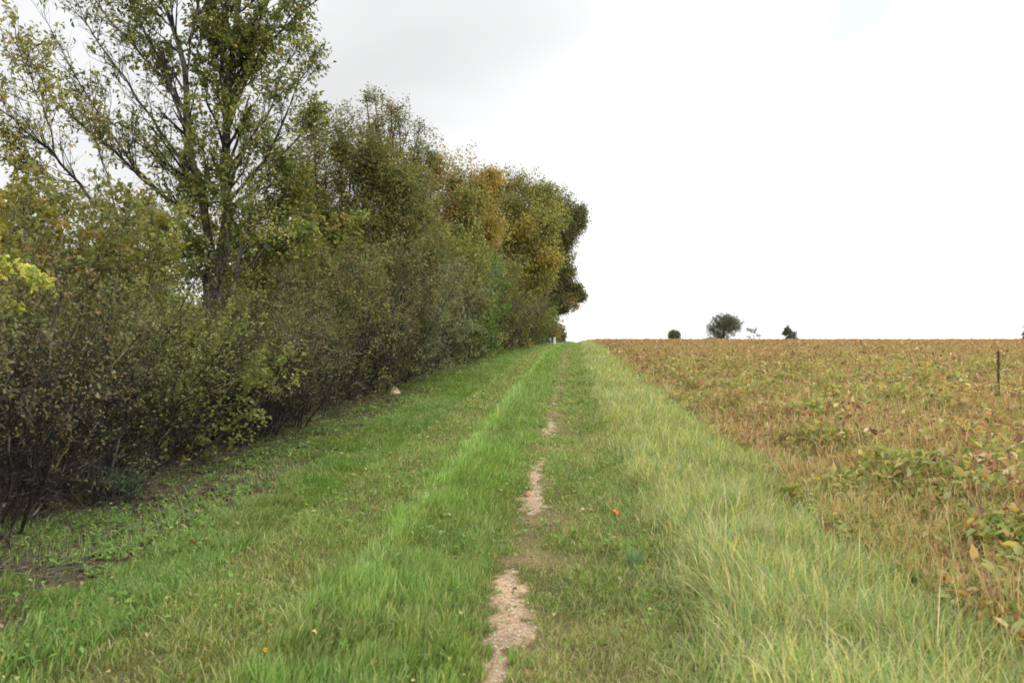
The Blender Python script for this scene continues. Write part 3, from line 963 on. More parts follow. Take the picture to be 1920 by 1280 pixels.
for i, (pr, u, y, sx, sz, lab) in enumerate(back):
    place(pr, u + float(bend(y)), y, rz=1 + i * 1.9, sx=sx, sz=sz, label=lab, group=HG)


def end_bush(name, X, Y, H, Wd, pal, label, seed, lf=.10):
    o = shrub(name, H, Wd, pal, stems=12, br=10, tw=7, lf=8, leaf=lf, seed=seed, wr=.8, twl=(.2, .6), twr=.006)
    place(o, X, Y, label=label)


end_bush('orange_bush', -2.9, 112, 3.3, 2.9, PAL['orange'], 'small rusty orange bush at the far end of the hedge behind the white post', 201, .15)
end_bush('grey_green_bush', -1.75, 122, 2.6, 2.2, PAL['greygreen'], 'small grey green bush where the hedge meets the sky', 202, .15)

# ---- trees with lobes


def lobe_tree(name, X, Y, trunk_h, r0, lobes, pal, label, seed, nb=14, nt=8, lf=8, leaf=.06, wr=.6, leanx=0., twr=.004, droop=.3, bl=.55, tl=.35, cat='tree', bark=None, up=.15, leafmat=None, sag=0., fill=150):
    """lobes: (dx, dy, z, radius) relative to the foot"""
    rng = np.random.default_rng(seed)
    root = empty(name, (X, Y, float(height(X, Y)) - .1))
    K = 8
    top = np.array([leanx, 0, trunk_h])
    t = np.linspace(0, 1, K)[:, None]
    tr = top * t + np.array([.12, .1, 0]) * np.sin(t * 5) * r0 * 4
    RT = r0 * (1.25 - .55 * t[:, 0])
    RT[0] *= 1.35
    lobes = list(lobes)
    for l_ in list(lobes):
        if rng.random() < .75:
            q_ = rand_dir(1, rng)[0] * [1, 1, .9]
            lobes.append((l_[0] + q_[0] * l_[3] * .95, l_[1] + q_[1] * l_[3] * .95, l_[2] + q_[2] * l_[3] * .95, l_[3] * rng.uniform(.3, .5)))
    limbs, RL = [], []
    for (dx, dy, z, rad) in lobes:
        st = tr[rng.integers(K // 2, K)] if z > trunk_h * .8 else tr[rng.integers(3, 6)]
        en = np.array([dx, dy, z])
        s = np.linspace(0, 1, K)[:, None]
        mid = (st + en) / 2 + np.array([0, 0, -.1 * np.linalg.norm(en - st)]) + rng.normal(0, .12, 3) * np.linalg.norm(en - st) * .6
        c = st * (1 - s) ** 2 + 2 * mid * s * (1 - s) + en * s ** 2
        limbs.append(c); RL.append(r0 * .34 * (1 - .8 * s[:, 0]) + .01)
    limbs = np.array(limbs); RL = np.array(RL)
    rad = np.array([l[3] for l in lobes]); cen = np.array([l[:3] for l in lobes])
    # branches radiate from the outer part of each limb into its lobe
    B, RB, m = grow(limbs, RL, nb, .75, 1.1, ang=1.1, up=up, wob=.14, tmin=.45, rk=.45, rmin=.012, K=6, rng=rng)
    B = B[:, :1] + (B - B[:, :1]) * (rad[m] * bl * 1.5)[:, None, None]
    RB = RB * .8
    T, RTw, mt = grow(B, RB, nt, .6, 1.1, ang=.9, up=up - sag, wob=.18, tmin=.1, rk=.5, rmin=twr, K=5, rng=rng)
    T = T[:, :1] + (T - T[:, :1]) * (rad[m][mt] * tl)[:, None, None]
    bag = Bag()
    v, f = tubes(tr[None], RT[None], 9); bag.add(v, [f])
    v, f = tubes(limbs, RL, 6); bag.add(v, [f])
    bag.make('trunk', bark or M_bark, root, True)
    nl_ = len(lobes); nf_ = int(fill * .75)
    ml = np.repeat(np.arange(nl_), nf_)
    q = rand_dir(nl_ * nf_, rng) * rng.random((nl_ * nf_, 1)) ** .42
    q *= (.72 + .5 * vnoise(q[:, 0] * 2 + ml * 3.1, q[:, 1] * 2 + q[:, 2] * 3, 1.7, seed % 9))[:, None]
    o2 = cen[ml] + q * rad[ml][:, None] * 1.05
    T2 = curve(o2, nrmz(q + rand_dir(len(q), rng) * .7 + np.array([0, 0, .1 - sag])), rad[ml] * tl * rng.uniform(.3, 1.7, len(q)) ** 1.3, 5, -sag, .2, rng)
    bag = Bag()
    v, f = tubes(B, RB, 4); bag.add(v, [f])
    v, f = tubes(T, RTw, 3); bag.add(v, [f])
    bag.make('branches', bark or M_twig, root, True)
    gp = vnoise(o2[:, 0] * 1.9 + o2[:, 1], o2[:, 2] * 2.3 + o2[:, 1] * .7, 1.6 / rad.mean(), seed % 11) * .6 + vnoise(o2[:, 0] + 9, o2[:, 2] + o2[:, 1], 5 / rad.mean(), 3) * .4
    kp = rng.random(len(T2)) < np.clip((gp - .30) * 5, .04, 1)
    T2 = T2[kp]; ml2 = ml[kp]
    lt = (1 + .18 * rng.standard_normal((nl_, 1))).clip(.6, 1.5) * (1 + np.array([[.10, 0, -.03]]) * (.6 + rng.standard_normal((nl_, 1))))
    tint = np.concatenate([lt[m[mt]], lt[ml2]]) * rng.uniform(.8, 1.2, (len(T) + len(T2), 1))
    cb = Bag()
    v, f = tubes(T2, np.full((len(T2), 5), twr * .8), 3); cb.add(v, [f], np.array([.05, .045, .04]))
    v, f, c = leaves_on(np.concatenate([T, T2]), lf, leaf, pal, tint, droop=droop, wr=wr, spread=leaf, rng=rng, clump=1, tmin=.05); cb.add(v, f, c)
    cb.make('crown', leafmat or M_leaf, root)
    tag(root, label, cat)
    return root


def LB(x, y, d, foot, rpx):
    """lobe from its place in the picture, at depth d, relative to foot"""
    p = P(x, y, d)
    return (p[0] - foot[0], p[1] - foot[1], p[2] - float(height(*foot)) + .1, rpx / FPX * d)


# spiky topped thorn tree
ft = (-6.9, 24.0)
lob = [LB(x, y, 24 + dz, ft, r) for x, y, r, dz in [
    (610, 330, 60, 1), (660, 300, 65, 0), (620, 420, 70, .5), (690, 380, 75, -1), (750, 370, 60, 0), (640, 500, 75, -.5), (710, 480, 80, -1.5), (770, 460, 60, -.5),
    (590, 260, 45, 1), (640, 250, 42, .3), (690, 290, 50, .3), (720, 330, 50, .5), (560, 450, 60, 2), (550, 540, 60, 2), (560, 320, 45, 2), (800, 430, 45, 0), (810, 500, 50, 0), (800, 560, 50, 0), (780, 360, 40, 1), (600, 560, 70, 0), (680, 580, 75, -1), (750, 560, 70, -1), (575, 380, 50, 1.5)]]
lobe_tree('thorn_tree', ft[0], ft[1], 2.2, .16, lob, PAL['olive'], 'olive thorn tree with an upright spike of bare twigs on top', 301, nb=15, nt=9, lf=8, leaf=.085, bl=.62, tl=.45, leanx=.1, fill=300)
# sparse dark top and spike, a tree of its own behind
ft = (-6.3, 27.5)
lob = [LB(x, y, 27.5 + dz, ft, r) for x, y, r, dz in [(703, 215, 22, 0), (702, 178, 16, 0), (735, 225, 32, 0), (765, 245, 34, .5), (790, 262, 30, .3), (720, 270, 40, -.4), (770, 300, 35, 0), (745, 205, 22, 0), (700, 250, 24, .5), (805, 285, 18, 0)]]
lobe_tree('wild_pear_tree', ft[0], ft[1], 5.0, .12, lob, PAL['dark'], 'thin dark twigged tree sticking out above the olive thorn tree', 302, nb=16, nt=8, lf=4, leaf=.085, bl=.9, tl=.7, leanx=.3, fill=60)
# rusty tree
ft = (-7.0, 40.0)
lob = [LB(x, y, 40 + dz, ft, r) for x, y, r, dz in [
    (835, 320, 35, 0), (870, 330, 38, -1), (905, 345, 30, 0), (820, 360, 42, -1), (860, 375, 45, -2), (900, 390, 40, -1), (835, 420, 45, -2), (880, 430, 45, -2),
    (800, 400, 40, 0), (800, 345, 36, 1), (850, 470, 45, -2), (910, 440, 38, -1), (890, 490, 40, -1), (780, 440, 40, 1), (820, 500, 45, -1)]]
lobe_tree('rusty_tree', ft[0], ft[1], 4.5, .22, lob, PAL['orange'], 'rusty orange and green leaved tree, third tree from the far end of the hedge', 303, nb=14, nt=8, lf=8, leaf=.15, bl=.6, tl=.42, wr=.5, droop=.8)
# mossy tree
ft = (-6.6, 60.0)
lob = [LB(x, y, 60 + dz, ft, r) for x, y, r, dz in [
    (950, 345, 28, 0), (985, 350, 28, 0), (920, 365, 30, 0), (1010, 375, 28, 0), (960, 385, 36, -2), (1000, 405, 36, -2), (930, 410, 36, -2), (1015, 440, 32, -2),
    (970, 440, 40, -3), (1000, 465, 36, -3), (940, 460, 38, -3), (1020, 480, 26, -3), (985, 490, 34, -3), (925, 500, 34, -1), (960, 520, 34, 0), (1020, 410, 28, -1), (900, 380, 30, 0), (905, 430, 34, 0), (880, 360, 26, 3), (1040, 400, 22, 2), (1025, 360, 20, 1), (900, 550, 34, 0), (980, 555, 32, 0), (1015, 520, 26, -1)]]
lobe_tree('mossy_tree', ft[0], ft[1], 7.0, .34, lob, PAL['moss'], 'big mossy green tree with a dark trunk hollow beneath it, second from the far end', 304, nb=14, nt=9, lf=9, leaf=.20, bl=.6, tl=.5, wr=.5, twr=.01, fill=190, droop=.9, sag=.25)
# dark overhanging tree
ft = (-3.6, 80.0)
lob = [LB(x, y, 80 + dz, ft, r) for x, y, r, dz in [
    (1055, 378, 20, 0), (1035, 400, 24, 0), (1078, 398, 18, 0), (1065, 420, 20, 0), (1088, 415, 12, 0), (1045, 440, 24, 0), (1030, 470, 26, 0), (1055, 475, 20, 0), (1040, 510, 28, 0),
    (1060, 520, 20, 0), (1030, 540, 28, 0), (1055, 550, 24, 0), (1070, 540, 14, 0), (1045, 570, 18, -1), (1068, 568, 14, -1), (1075, 555, 16, 0), (1080, 430, 14, 0), (1062, 450, 18, 0), (1060, 495, 18, 0),  (1015, 560, 30, 0), (1010, 430, 28, 0), (1000, 500, 30, 0), (1000, 590, 26, 0), (1025, 600, 18, 1)]]
lobe_tree('dark_tree', ft[0], ft[1], 6.5, .36, lob, PAL['dark'], 'dark overhanging tree at the far end of the hedgerow', 305, nb=14, nt=9, lf=9, leaf=.18, bl=.6, tl=.48, wr=.6, twr=.012, fill=210)

# ---- distant trees beyond the field


def far_tree(name, px, d, top_px, wpx, label, seed, pal='distant', nl=14, lf=6, leaf=.22, low=True, nb=10, base_px=640, r0=.12, cat='tree', nt=6, fill=14):
    rng = np.random.default_rng(seed)
    p = P(px, 640, d)
    foot = (p[0], p[1])
    g = float(height(*foot))
    H = P(px, top_px, d)[2] - g
    hb = P(px, base_px, d)[2] - g
    W = wpx / FPX * d
    lob = []
    for _ in range(nl):
        q = rng.random() ** .9
        z = hb + (H - hb) * (.08 + .80 * q)
        wid = W * .5 * math.sqrt(max(0, 1 - (q * .95) ** 2.2)) * .85
        a = rng.uniform(0, 6.28); rr = math.sqrt(rng.random())
        lob.append((math.cos(a) * rr * wid, math.sin(a) * rr * wid, z, W * rng.uniform(.14, .2)))
    return lobe_tree(name, foot[0], foot[1], max(hb + (H - hb) * .45, .5), r0, lob, PAL[pal], label, seed, nb=nb, nt=nt, lf=lf, leaf=leaf, bl=.7, tl=.5, twr=.018, cat=cat, fill=fill)


far_tree('round_bush', 1263, 190, 620, 34, 'small round dark green bush on the skyline, leftmost of the field horizon', 401, nl=14, lf=7, leaf=.24, cat='bush', fill=30)
far_tree('field_tree', 1357, 200, 583, 92, 'largest tree on the skyline beyond the field', 402, nl=36, lf=4, leaf=.20, r0=.14, fill=34)
far_tree('sapling', 1414, 200, 600, 36, 'thin pale sapling right of the largest skyline tree', 403, pal='greygreen', nl=10, lf=2, leaf=.2, nb=6, nt=5, r0=.06)
far_tree('small_tree', 1480, 200, 604, 34, 'small ragged tree on the skyline right of the thin sapling', 414, pal='distant', nl=16, lf=4, leaf=.2, nb=8, r0=.07, fill=22)
far_tree('edge_tree', 1934, 200, 600, 44, 'dark twig ends of a tree at the right edge of the skyline', 405, nl=12, lf=4, leaf=.22)

# ------------------------------------------------------------------ the tall multi stemmed tree


def spline(pts, K):
    p = np.array(pts, float)
    s = np.concatenate([[0], np.cumsum(np.linalg.norm(np.diff(p, axis=0), axis=1))])
    t = np.linspace(0, s[-1], K)
    # Catmull-like smoothing
    q = np.stack([np.interp(t, s, p[:, i]) for i in range(3)], 1)
    for _ in range(2):
        q[1:-1] = q[1:-1] * .5 + (q[:-2] + q[2:]) * .25
    return q


def limb_tree(name, foot, limbs, label, seed, pal, leaf=.075, thin=1., nmul=1., trunkn=1, bark=None, tex='crown', droop=.6):
    """limbs: (list of (px,py,depth), r0, r1, n_branch, branch length, leaves per twig)"""
    rng = np.random.default_rng(seed)
    org = np.array([foot[0], foot[1], float(height(*foot)) - .1])
    root = empty(name, org)
    K = 12
    tb, bb, lb = Bag(), Bag(), Bag()
    for i, (pts, ra, rb, nb, bl, lf, nt) in enumerate(limbs):
        C = spline([P(*q) - org for q in pts], K)
        C[1:] += rng.normal(0, .03, (K - 1, 3)) * min(1, ra * 14)
        ra, rb = ra * thin, rb * thin
        R = np.linspace(ra, rb, K)
        if i == 0:
            R[0] *= 1.5; R[1] *= 1.15
        v, f = tubes(C[None], R[None], 9); tb.add(v, [f])
        if nb:
            B, RB, _ = grow(C[None], R[None], int(nb * nmul), bl * .5, bl, ang=.62, up=.45, wob=.10, tmin=.18, rk=.42, rmin=.007, K=7, rng=rng)
            B2, RB2, _ = grow(B, RB, 3, bl * .22, bl * .5, ang=.6, up=.35, wob=.13, tmin=.2, rk=.6, rmin=.0045, K=5, rng=rng)
            T, RT, _ = grow(B2, RB2, nt, .14, .36, ang=.75, up=.1, wob=.15, tmin=.1, rk=.6, rmin=.003, K=4, rng=rng)
            T1, RT1, _ = grow(B, RB, nt, .18, .42, ang=.75, up=.2, wob=.15, tmin=.15, rk=.5, rmin=.003, K=4, rng=rng)
            for p_, r_, s_ in ((B, RB, 5), (B2, RB2, 4), (T, RT, 3), (T1, RT1, 3)):
                v, f = tubes(p_, r_, s_); bb.add(v, [f])
            for t_ in (T, T1):
                if lf >= 1:
                    pp = t_
                    n_ = int(lf)
                else:
                    pp = t_[rng.random(len(t_)) < lf * 1.2]; n_ = 3
                if len(pp):
                    v, f, c = leaves_on(pp, n_, leaf, pal(C[-1]) if callable(pal) else pal, droop=droop, wr=.5, spread=.015, rng=rng, clump=1, oval=True, along=.5)
                    lb.add(v, f, c)
    tb.make('trunk', bark or M_bark_pale, root, True)
    bb.make('branches', M_twig, root, True)
    lb.make(tex, M_leaf, root)
    tag(root, label, 'tree')
    return root


p0 = P(408, 700, 15.8)
big_limbs = [
    # pts, r0, r1, n branches, branch length, leaves per twig, twigs
    ([(410, 830, 15.8), (406, 640, 15.8), (404, 560, 15.8), (402, 500, 15.8)], .36, .29, 0, 0, 0, 0),
    ([(402, 510, 15.8), (398, 450, 15.8), (386, 405, 15.7), (372, 350, 15.5), (356, 280, 15.3), (348, 200, 15.1), (347, 150, 15.0), (354, 78, 14.9), (330, 40, 14.8), (300, 0, 14.7), (250, -90, 14.5)], .15, .035, 22, 1.5, 3, 3),
    ([(354, 80, 14.9), (368, 40, 14.8), (372, -20, 14.6), (380, -110, 14.5)], .05, .02, 12, 1.2, 4, 4),
    ([(404, 520, 15.8), (424, 440, 15.9), (424, 350, 16.0), (428, 250, 16.0), (425, 150, 16.1), (440, 70, 16.2), (452, 0, 16.3), (470, -140, 16.5)], .17, .06, 30, 1.7, 5, 4),
    ([(425, 160, 16.1), (410, 90, 15.5), (405, 20, 15.2), (400, -80, 15)], .07, .03, 16, 1.3, 5, 4),
    # right side
    ([(424, 385, 15.9), (470, 335, 15.5), (504, 289, 15.3), (523, 250, 15.1), (547, 187, 15.0), (575, 130, 14.9), (592, 90, 14.8)], .06, .012, 17, .95, 3, 3),
    ([(425, 330, 16.0), (465, 270, 15.6), (505, 210, 15.4), (520, 165, 15.3), (538, 110, 15.2)], .055, .012, 14, .95, 3, 3),
    ([(426, 250, 16.0), (455, 160, 16.0), (490, 90, 16.0), (540, 40, 16.0), (600, -5, 16.0)], .06, .018, 20, 1.1, 5, 4),
    ([(425, 400, 16.0), (470, 360, 16.3), (520, 300, 16.6), (570, 250, 16.9), (595, 225, 17)], .055, .014, 15, .9, 4, 4),
    ([(420, 450, 16.0), (470, 430, 16.4), (525, 375, 16.8), (560, 330, 17.2)], .045, .014, 14, .9, 4, 4),
    ([(428, 210, 16.0), (470, 100, 16.4), (500, 20, 16.6), (520, -60, 16.8)], .06, .02, 20, 1.2, 5, 4),
    # left fan
    ([(395, 430, 15.8), (360, 400, 15.4), (320, 383, 15.1), (273, 340, 14.8), (203, 265, 14.4), (140, 235, 14.1), (101, 190, 13.9), (60, 110, 13.7)], .06, .010, 22, 1.15, .35, 2),
    ([(320, 383, 15.1), (254, 324, 14.6), (215, 260, 14.3), (176, 195, 14.1), (130, 130, 14.0), (100, 60, 13.9)], .045, .009, 18, 1.05, .4, 2),
    ([(372, 352, 15.5), (330, 290, 15.2), (285, 219, 15.0), (234, 156, 14.9), (190, 90, 14.8), (156, 39, 14.7), (130, -30, 14.6)], .05, .010, 20, 1.1, .4, 2),
    ([(356, 285, 15.3), (328, 176, 15.6), (289, 129, 15.8), (219, 59, 16.0), (170, -10, 16.2)], .05, .012, 22, 1.15, 1, 3),
    ([(348, 210, 15.1), (300, 110, 15.3), (262, 40, 15.5), (230, -40, 15.6)], .05, .015, 22, 1.15, 4, 4),
    ([(380, 395, 15.6), (330, 330, 16.2), (290, 300, 16.6), (240, 230, 17.0)], .04, .010, 15, 1.0, 2, 3),
    # low leafy shoots hiding the fork
    ([(400, 470, 15.7), (390, 420, 15.0), (385, 350, 14.6), (392, 290, 14.4), (400, 230, 14.3)], .03, .010, 15, .8, 4, 4),
    ([(410, 460, 15.7), (440, 400, 15.0), (455, 330, 14.8), (470, 270, 14.7)], .03, .010, 12, .8, 3, 3),
    ([(402, 430, 15.8), (350, 400, 14.8), (320, 340, 14.5), (300, 300, 14.4)], .03, .008, 9, .7, 2, 3),
    ([(404, 540, 15.8), (440, 490, 15.6), (490, 470, 15.6), (545, 450, 15.8)], .03, .008, 18, .8, 4, 4),
    ([(404, 520, 15.8), (450, 440, 16.2), (500, 420, 16.6), (560, 390, 17)], .03, .008, 18, .8, 4, 4),
    ([(404, 550, 15.8), (370, 500, 15.5), (330, 460, 15.3), (290, 440, 15.2)], .03, .008, 16, .75, 3, 4),
    ([(428, 250, 16), (410, 190, 15.4), (400, 130, 15.2), (395, 60, 15.1)], .03, .008, 18, .9, 4, 4),
    ([(404, 560, 15.8), (424, 500, 15.3), (432, 440, 15.2), (430, 400, 15.1)], .05, .03, 5, .5, 2, 2),
]
limb_tree('tall_tree', (p0[0], p0[1]), big_limbs, 'tall multi stemmed tree with grey brown trunk, its crown rising out of the frame', 501, PAL['big'], leaf=.086, thin=.66, nmul=1.5)

p1 = P(265, 700, 13.5)
left_limbs = [
    ([(265, 760, 13.5), (255, 600, 13.4), (235, 480, 13.2), (205, 415, 13.0)], .11, .075, 0, 0, 0, 0),
    ([(205, 415, 13.0), (184, 383, 12.9), (144, 340, 12.6), (101, 285, 12.3), (60, 255, 12.0), (23, 225, 11.8), (-40, 170, 11.5)], .075, .018, 26, 1.0, 1, 3),
    ([(101, 285, 12.3), (95, 240, 12.3), (75, 190, 12.4), (50, 130, 12.5), (30, 70, 12.6)], .035, .008, 16, .85, .8, 3),
    ([(144, 340, 12.6), (120, 345, 12.4), (80, 330, 12.2), (30, 290, 12.0)], .035, .008, 14, .7, 3, 3),
    ([(235, 480, 13.2), (215, 380, 13.4), (190, 300, 13.6), (170, 230, 13.8), (150, 170, 14)], .04, .008, 16, .9, .8, 3),
    ([(184, 383, 12.9), (150, 390, 12.8), (110, 400, 12.7), (60, 395, 12.5)], .03, .008, 14, .7, 4, 4),
]
limb_tree('leaning_tree', (p1[0], p1[1]), left_limbs, 'thin yellowing tree whose dark stem leans out to the left edge', 502, PAL['yellowing'], leaf=.08, thin=.42, nmul=1.4, bark=M_twig)

# grey forked pole stem right of the trunk
p2 = P(432, 700, 14.8)
limb_tree('forked_sapling', (p2[0], p2[1]), [
    ([(424, 760, 14.8), (430, 580, 14.8), (436, 540, 14.8), (443, 510, 14.8)], .05, .038, 0, 0, 0, 0),
    ([(443, 510, 14.8), (452, 470, 14.8), (462, 420, 14.8), (490, 380, 14.9)], .026, .012, 7, .7, 2, 3),
    ([(443, 510, 14.8), (470, 495, 14.7), (495, 470, 14.6), (530, 420, 14.6)], .022, .010, 7, .7, 2, 3),
    ([(443, 510, 14.8), (432, 490, 14.7), (428, 460, 14.7), (424, 420, 14.7)], .015, .008, 4, .4, 1, 2)],
    'slim grey forked sapling just right of the tall tree trunk', 503, PAL['yellowing'], leaf=.075)

# ------------------------------------------------------------------ sprays of yellow leaves and pale dead branches on hedge shrubs


def spray(px, py, d, ex, ey, n, label_part, parent_i, seed, leaf=.07):
    rng = np.random.default_rng(seed)
    a, b = P(px, py, d), P(ex, ey, d - .25)
    root = SPR
    C = spline([a - ORG, (a + b) / 2 - ORG + [0, 0, .05], b - ORG], 8)[None]
    R = np.linspace(.006, .002, 8)[None]
    T, RT, _ = grow(C, R, n, .06, .16, ang=.7, up=.0, wob=.15, tmin=.1, rk=.7, rmin=.0015, K=4, rng=rng)
    v, f = tubes(C, R, 4); SB.add(v, [f]); v, f = tubes(T, RT, 3); SB.add(v, [f])
    v, f, c = leaves_on(T, 5, leaf, PAL['yellowspray'], droop=.4, wr=.75, spread=.012, rng=rng, oval=True)
    SL.add(v, f, c)


pp = P(0, 700, 7.6)
ORG = np.array([pp[0] - .5, pp[1], float(height(pp[0] - .5, pp[1]))])
SPR = empty('yellow_maple_shrub', ORG)
SB, SL = Bag(), Bag()
foot_pts = [(0, 0, 0), (.1, -.1, .7), (.25, -.2, 1.4), (.3, -.3, 1.9)]
for k_ in range(4):
    C = spline([np.array(q) * (1, 1, 1) + np.array([.06 * k_, .05 * k_, 0]) for q in foot_pts], 8)[None]
    v, f = tubes(C, np.linspace(.014, .006, 8)[None], 5); SB.add(v, [f])
for (a_, b_, c_, d_, n_) in [(-80, 540, 30, 500, 14), (-40, 500, 55, 505, 14), (30, 515, 105, 545, 16), (-60, 590, 35, 580, 16), (-50, 560, 20, 540, 12), (-90, 500, 0, 480, 14), (-40, 620, 10, 560, 8), (40, 505, 80, 520, 8)]:
    spray(a_, b_, 6.9, c_, d_, n_, '', 0, 600 + n_ + abs(a_), leaf=.055)
SB.make('stems', M_twig_pale, SPR, True); SL.make('foliage', M_leaf, SPR)
tag(SPR, 'maple shrub with bright yellow leaf sprays sticking out at the left edge', 'shrub')


def dead_branch(pts, d, r, label, seed):
    rng = np.random.default_rng(seed)
    W = [P(x, y, d + dd) for x, y, dd in pts]
    org = W[0]
    C = spline([w - org for w in W], 9)
    C[1:-1] += rng.normal(0, .012, (7, 3))
    R = np.linspace(r, r * .35, 9)[None]
    B, RB, _ = grow(C[None], R, 5, .12, .4, ang=.6, up=.1, wob=.12, tmin=.3, rk=.6, rmin=.0025, K=5, rng=rng)
    bag = Bag()
    v, f = tubes(C[None], R, 6); bag.add(v, [f]); v, f = tubes(B, RB, 4); bag.add(v, [f])
    o = bag.make('dead_branch', M_twig_pale, None, True)
    o.location = org
    tag(o, label, 'branch', 'dead branches caught in the hedge')


for i, (pts, d, r, lab) in enumerate([
    ([(-30, 745, .3), (20, 690, 0), (50, 660, -.05), (90, 610, .3)], 6.9, .014, 'lichen yellow dead branch crossing the left edge of the hedge'),
    ([(80, 640, .4), (125, 662, 0), (180, 632, 0), (200, 600, .2)], 7.5, .009, 'thin grey curved dead branch left of the maple shrub'),
    ([(110, 650, .3), (165, 658, 0), (235, 670, .15)], 7.6, .009, 'pale straight dead twig pointing right at the hedge face'),
    ([(90, 790, .3), (110, 776, -.1), (165, 770, .1)], 7.4, .008, 'whitish broken twig low in the hedge above the arched stems'),
    ([(330, 800, .3), (375, 745, 0), (430, 725, -.1), (465, 700, .3)], 9.6, .018, 'brown slanting dead branch in the dark hollow of the hedge'),
    ([(340, 850, .3), (400, 770, 0), (440, 715, .2)], 9.8, .014, 'straight slanting dead stem beside the hollow, left of its thicker neighbour'),
    ([(455, 770, .3), (500, 735, 0), (520, 700, .3)], 11.5, .012, 'yellowish dead stem leaning right behind the hollow'),
    ([(600, 700, .3), (622, 680, 0), (640, 668, .2)], 16.0, .016, 'bright lichen covered twig on the brown shrubs at mid hedge'),
    ([(80, 920, .2), (95, 880, -.2), (120, 865, 0), (135, 800, .4)], 6.9, .013, 'arched reddish stem rooted at the hedge foot'),
]):
    dead_branch(pts, d, r, lab, 700 + i)

# ------------------------------------------------------------------ small plants and things


def clump(name, px, py, n, H, wid, pal, label, seed, wblade=.005, lean=.35, cat='grass tuft', rad=.06):
    rng = np.random.default_rng(seed)
    g = G(px, py)
    a = rng.uniform(0, 6.28, n); r = rad * np.sqrt(rng.random(n))
    X = g[0] + np.cos(a) * r; Y = g[1] + np.sin(a) * r
    v, f, c = blades(X, Y, H * rng.uniform(.6, 1.1, n), np.full(n, wblade), lean * rng.uniform(.2, 1.5, n), a + rng.normal(0, .5, n), pick(pal, n, rng=rng), rng)
    org = np.array([g[0], g[1], float(height(g[0], g[1]))])
    o = build(name, v - org, f, c, M_grass)
    o.location = org
    tag(o, label, cat)


clump('sedge_tuft', 1190, 1062, 90, .15, .1, [(.22, .33, .20, 3), (.17, .27, .14, 2), (.3, .4, .25, 1)], 'blue green grass tuft in the right wheel track beside the verge', 801, .007)
clump('dry_grass_tuft', 1428, 1045, 60, .40, .1, [(.52, .43, .28, 3), (.42, .36, .22, 2)], 'bleached straw tuft standing in the tall verge grass', 802, .004, .14, rad=.05)
clump('dry_grass_tuft', 1255, 745, 50, .35, .1, [(.62, .52, .36, 3), (.5, .4, .28, 2)], 'pale dry stems at the border of the crop and the verge', 803, .012, .14, rad=.12)
clump('dry_weed_clump', 1905, 1205, 120, .50, .1, [(.55, .38, .22, 4), (.44, .27, .15, 3), (.6, .46, .28, 2)], 'russet dry weed clump at the lower right edge of the field', 804, .005, .40, cat='dry weed', rad=.22)

o = shrub('blue_green_bush', .30, .55, PAL['bluegreen'], stems=14, br=6, tw=4, lf=5, leaf=.03, fill=80, seed=811, twl=(.05, .12), twr=.0012)
g = G(222, 945)
place(o, g[0], g[1], label='low blue green bush at the hedge foot beside the dead leaves', cat='bush', sink=.01)
o = copy_tree(o)
g = G(448, 835)
o.location = (g[0], g[1], float(height(g[0], g[1]))); o.rotation_euler = (0, 0, 2)
tag(o, 'low dark green bush at the hedge foot near the hollow of bare stems', 'bush')


def rock(px, py, w, h, label):
    rng = np.random.default_rng(5)
    import bmesh
    bm = bmesh.new()
    bmesh.ops.create_icosphere(bm, subdivisions=3, radius=1)
    for v in bm.verts:
        c = v.co
        k = 1 + .30 * (vnoise(c.x + 5, c.y * 1.3 + c.z, 1.6, 3) - .5) + .15 * (vnoise(c.x * 3, c.y * 3 + c.z * 3, 2, 4) - .5)
        c *= float(k)
        top = max(0, c.z)
        c.x *= (1 - .55 * top); c.y *= (1 - .4 * top)
        c.x *= w / 2; c.y *= w * .4; c.z *= h
    me = bpy.data.meshes.new('pale_stone'); bm.to_mesh(me); bm.free()
    me.materials.append(mat_plain('buff_stone', (.62, .47, .30), .9, .35, 14))
    o = bpy.data.objects.new('pale_stone', me); COL.objects.link(o)
    g = G(px, py)
    o.location = (g[0], g[1], float(height(g[0], g[1])) + .02)
    tag(o, label, 'stone')


rock(740, 740, .32, .17, 'pale buff stone at the foot of the hedge')

# white post near the crest
p = P(1040, 640, 86)
zg = float(height(p[0], p[1]))
post = empty('marker_post', (p[0], p[1], zg))
M_white = mat_plain('white_paint', (.78, .80, .76), .6, .05, 4)
prof = [(0.13, 0), (.13, .85), (.12, .93), (.07, .99), (.0, 1.0)]
import bmesh
bm = bmesh.new()
ring = []
for r, z_ in prof:
    ring.append([bm.verts.new((math.cos(a) * max(r, .002), math.sin(a) * max(r, .002) * .7, z_ * .95 - .1)) for a in np.arange(12) * math.pi / 6])
for a, b in zip(ring[:-1], ring[1:]):
    for i in range(12):
        bm.faces.new((a[i], a[(i + 1) % 12], b[(i + 1) % 12], b[i]))
me = bpy.data.meshes.new('post'); bm.to_mesh(me); bm.free(); me.materials.append(M_white)
o = bpy.data.objects.new('post', me); COL.objects.link(o); o.parent = post
bm = bmesh.new()
bmesh.ops.create_cube(bm, size=1)
for v in bm.verts:
    v.co.x *= .275; v.co.y *= .20; v.co.z *= .05; v.co.z += .7
me = bpy.data.meshes.new('band'); bm.to_mesh(me); bm.free(); me.materials.append(mat_plain('grey_band', (.35, .36, .34), .6, .1, 4))
bmo = bpy.data.objects.new('band', me); COL.objects.link(bmo); bmo.parent = post
tag(post, 'white post standing at the far end of the hedge', 'post')


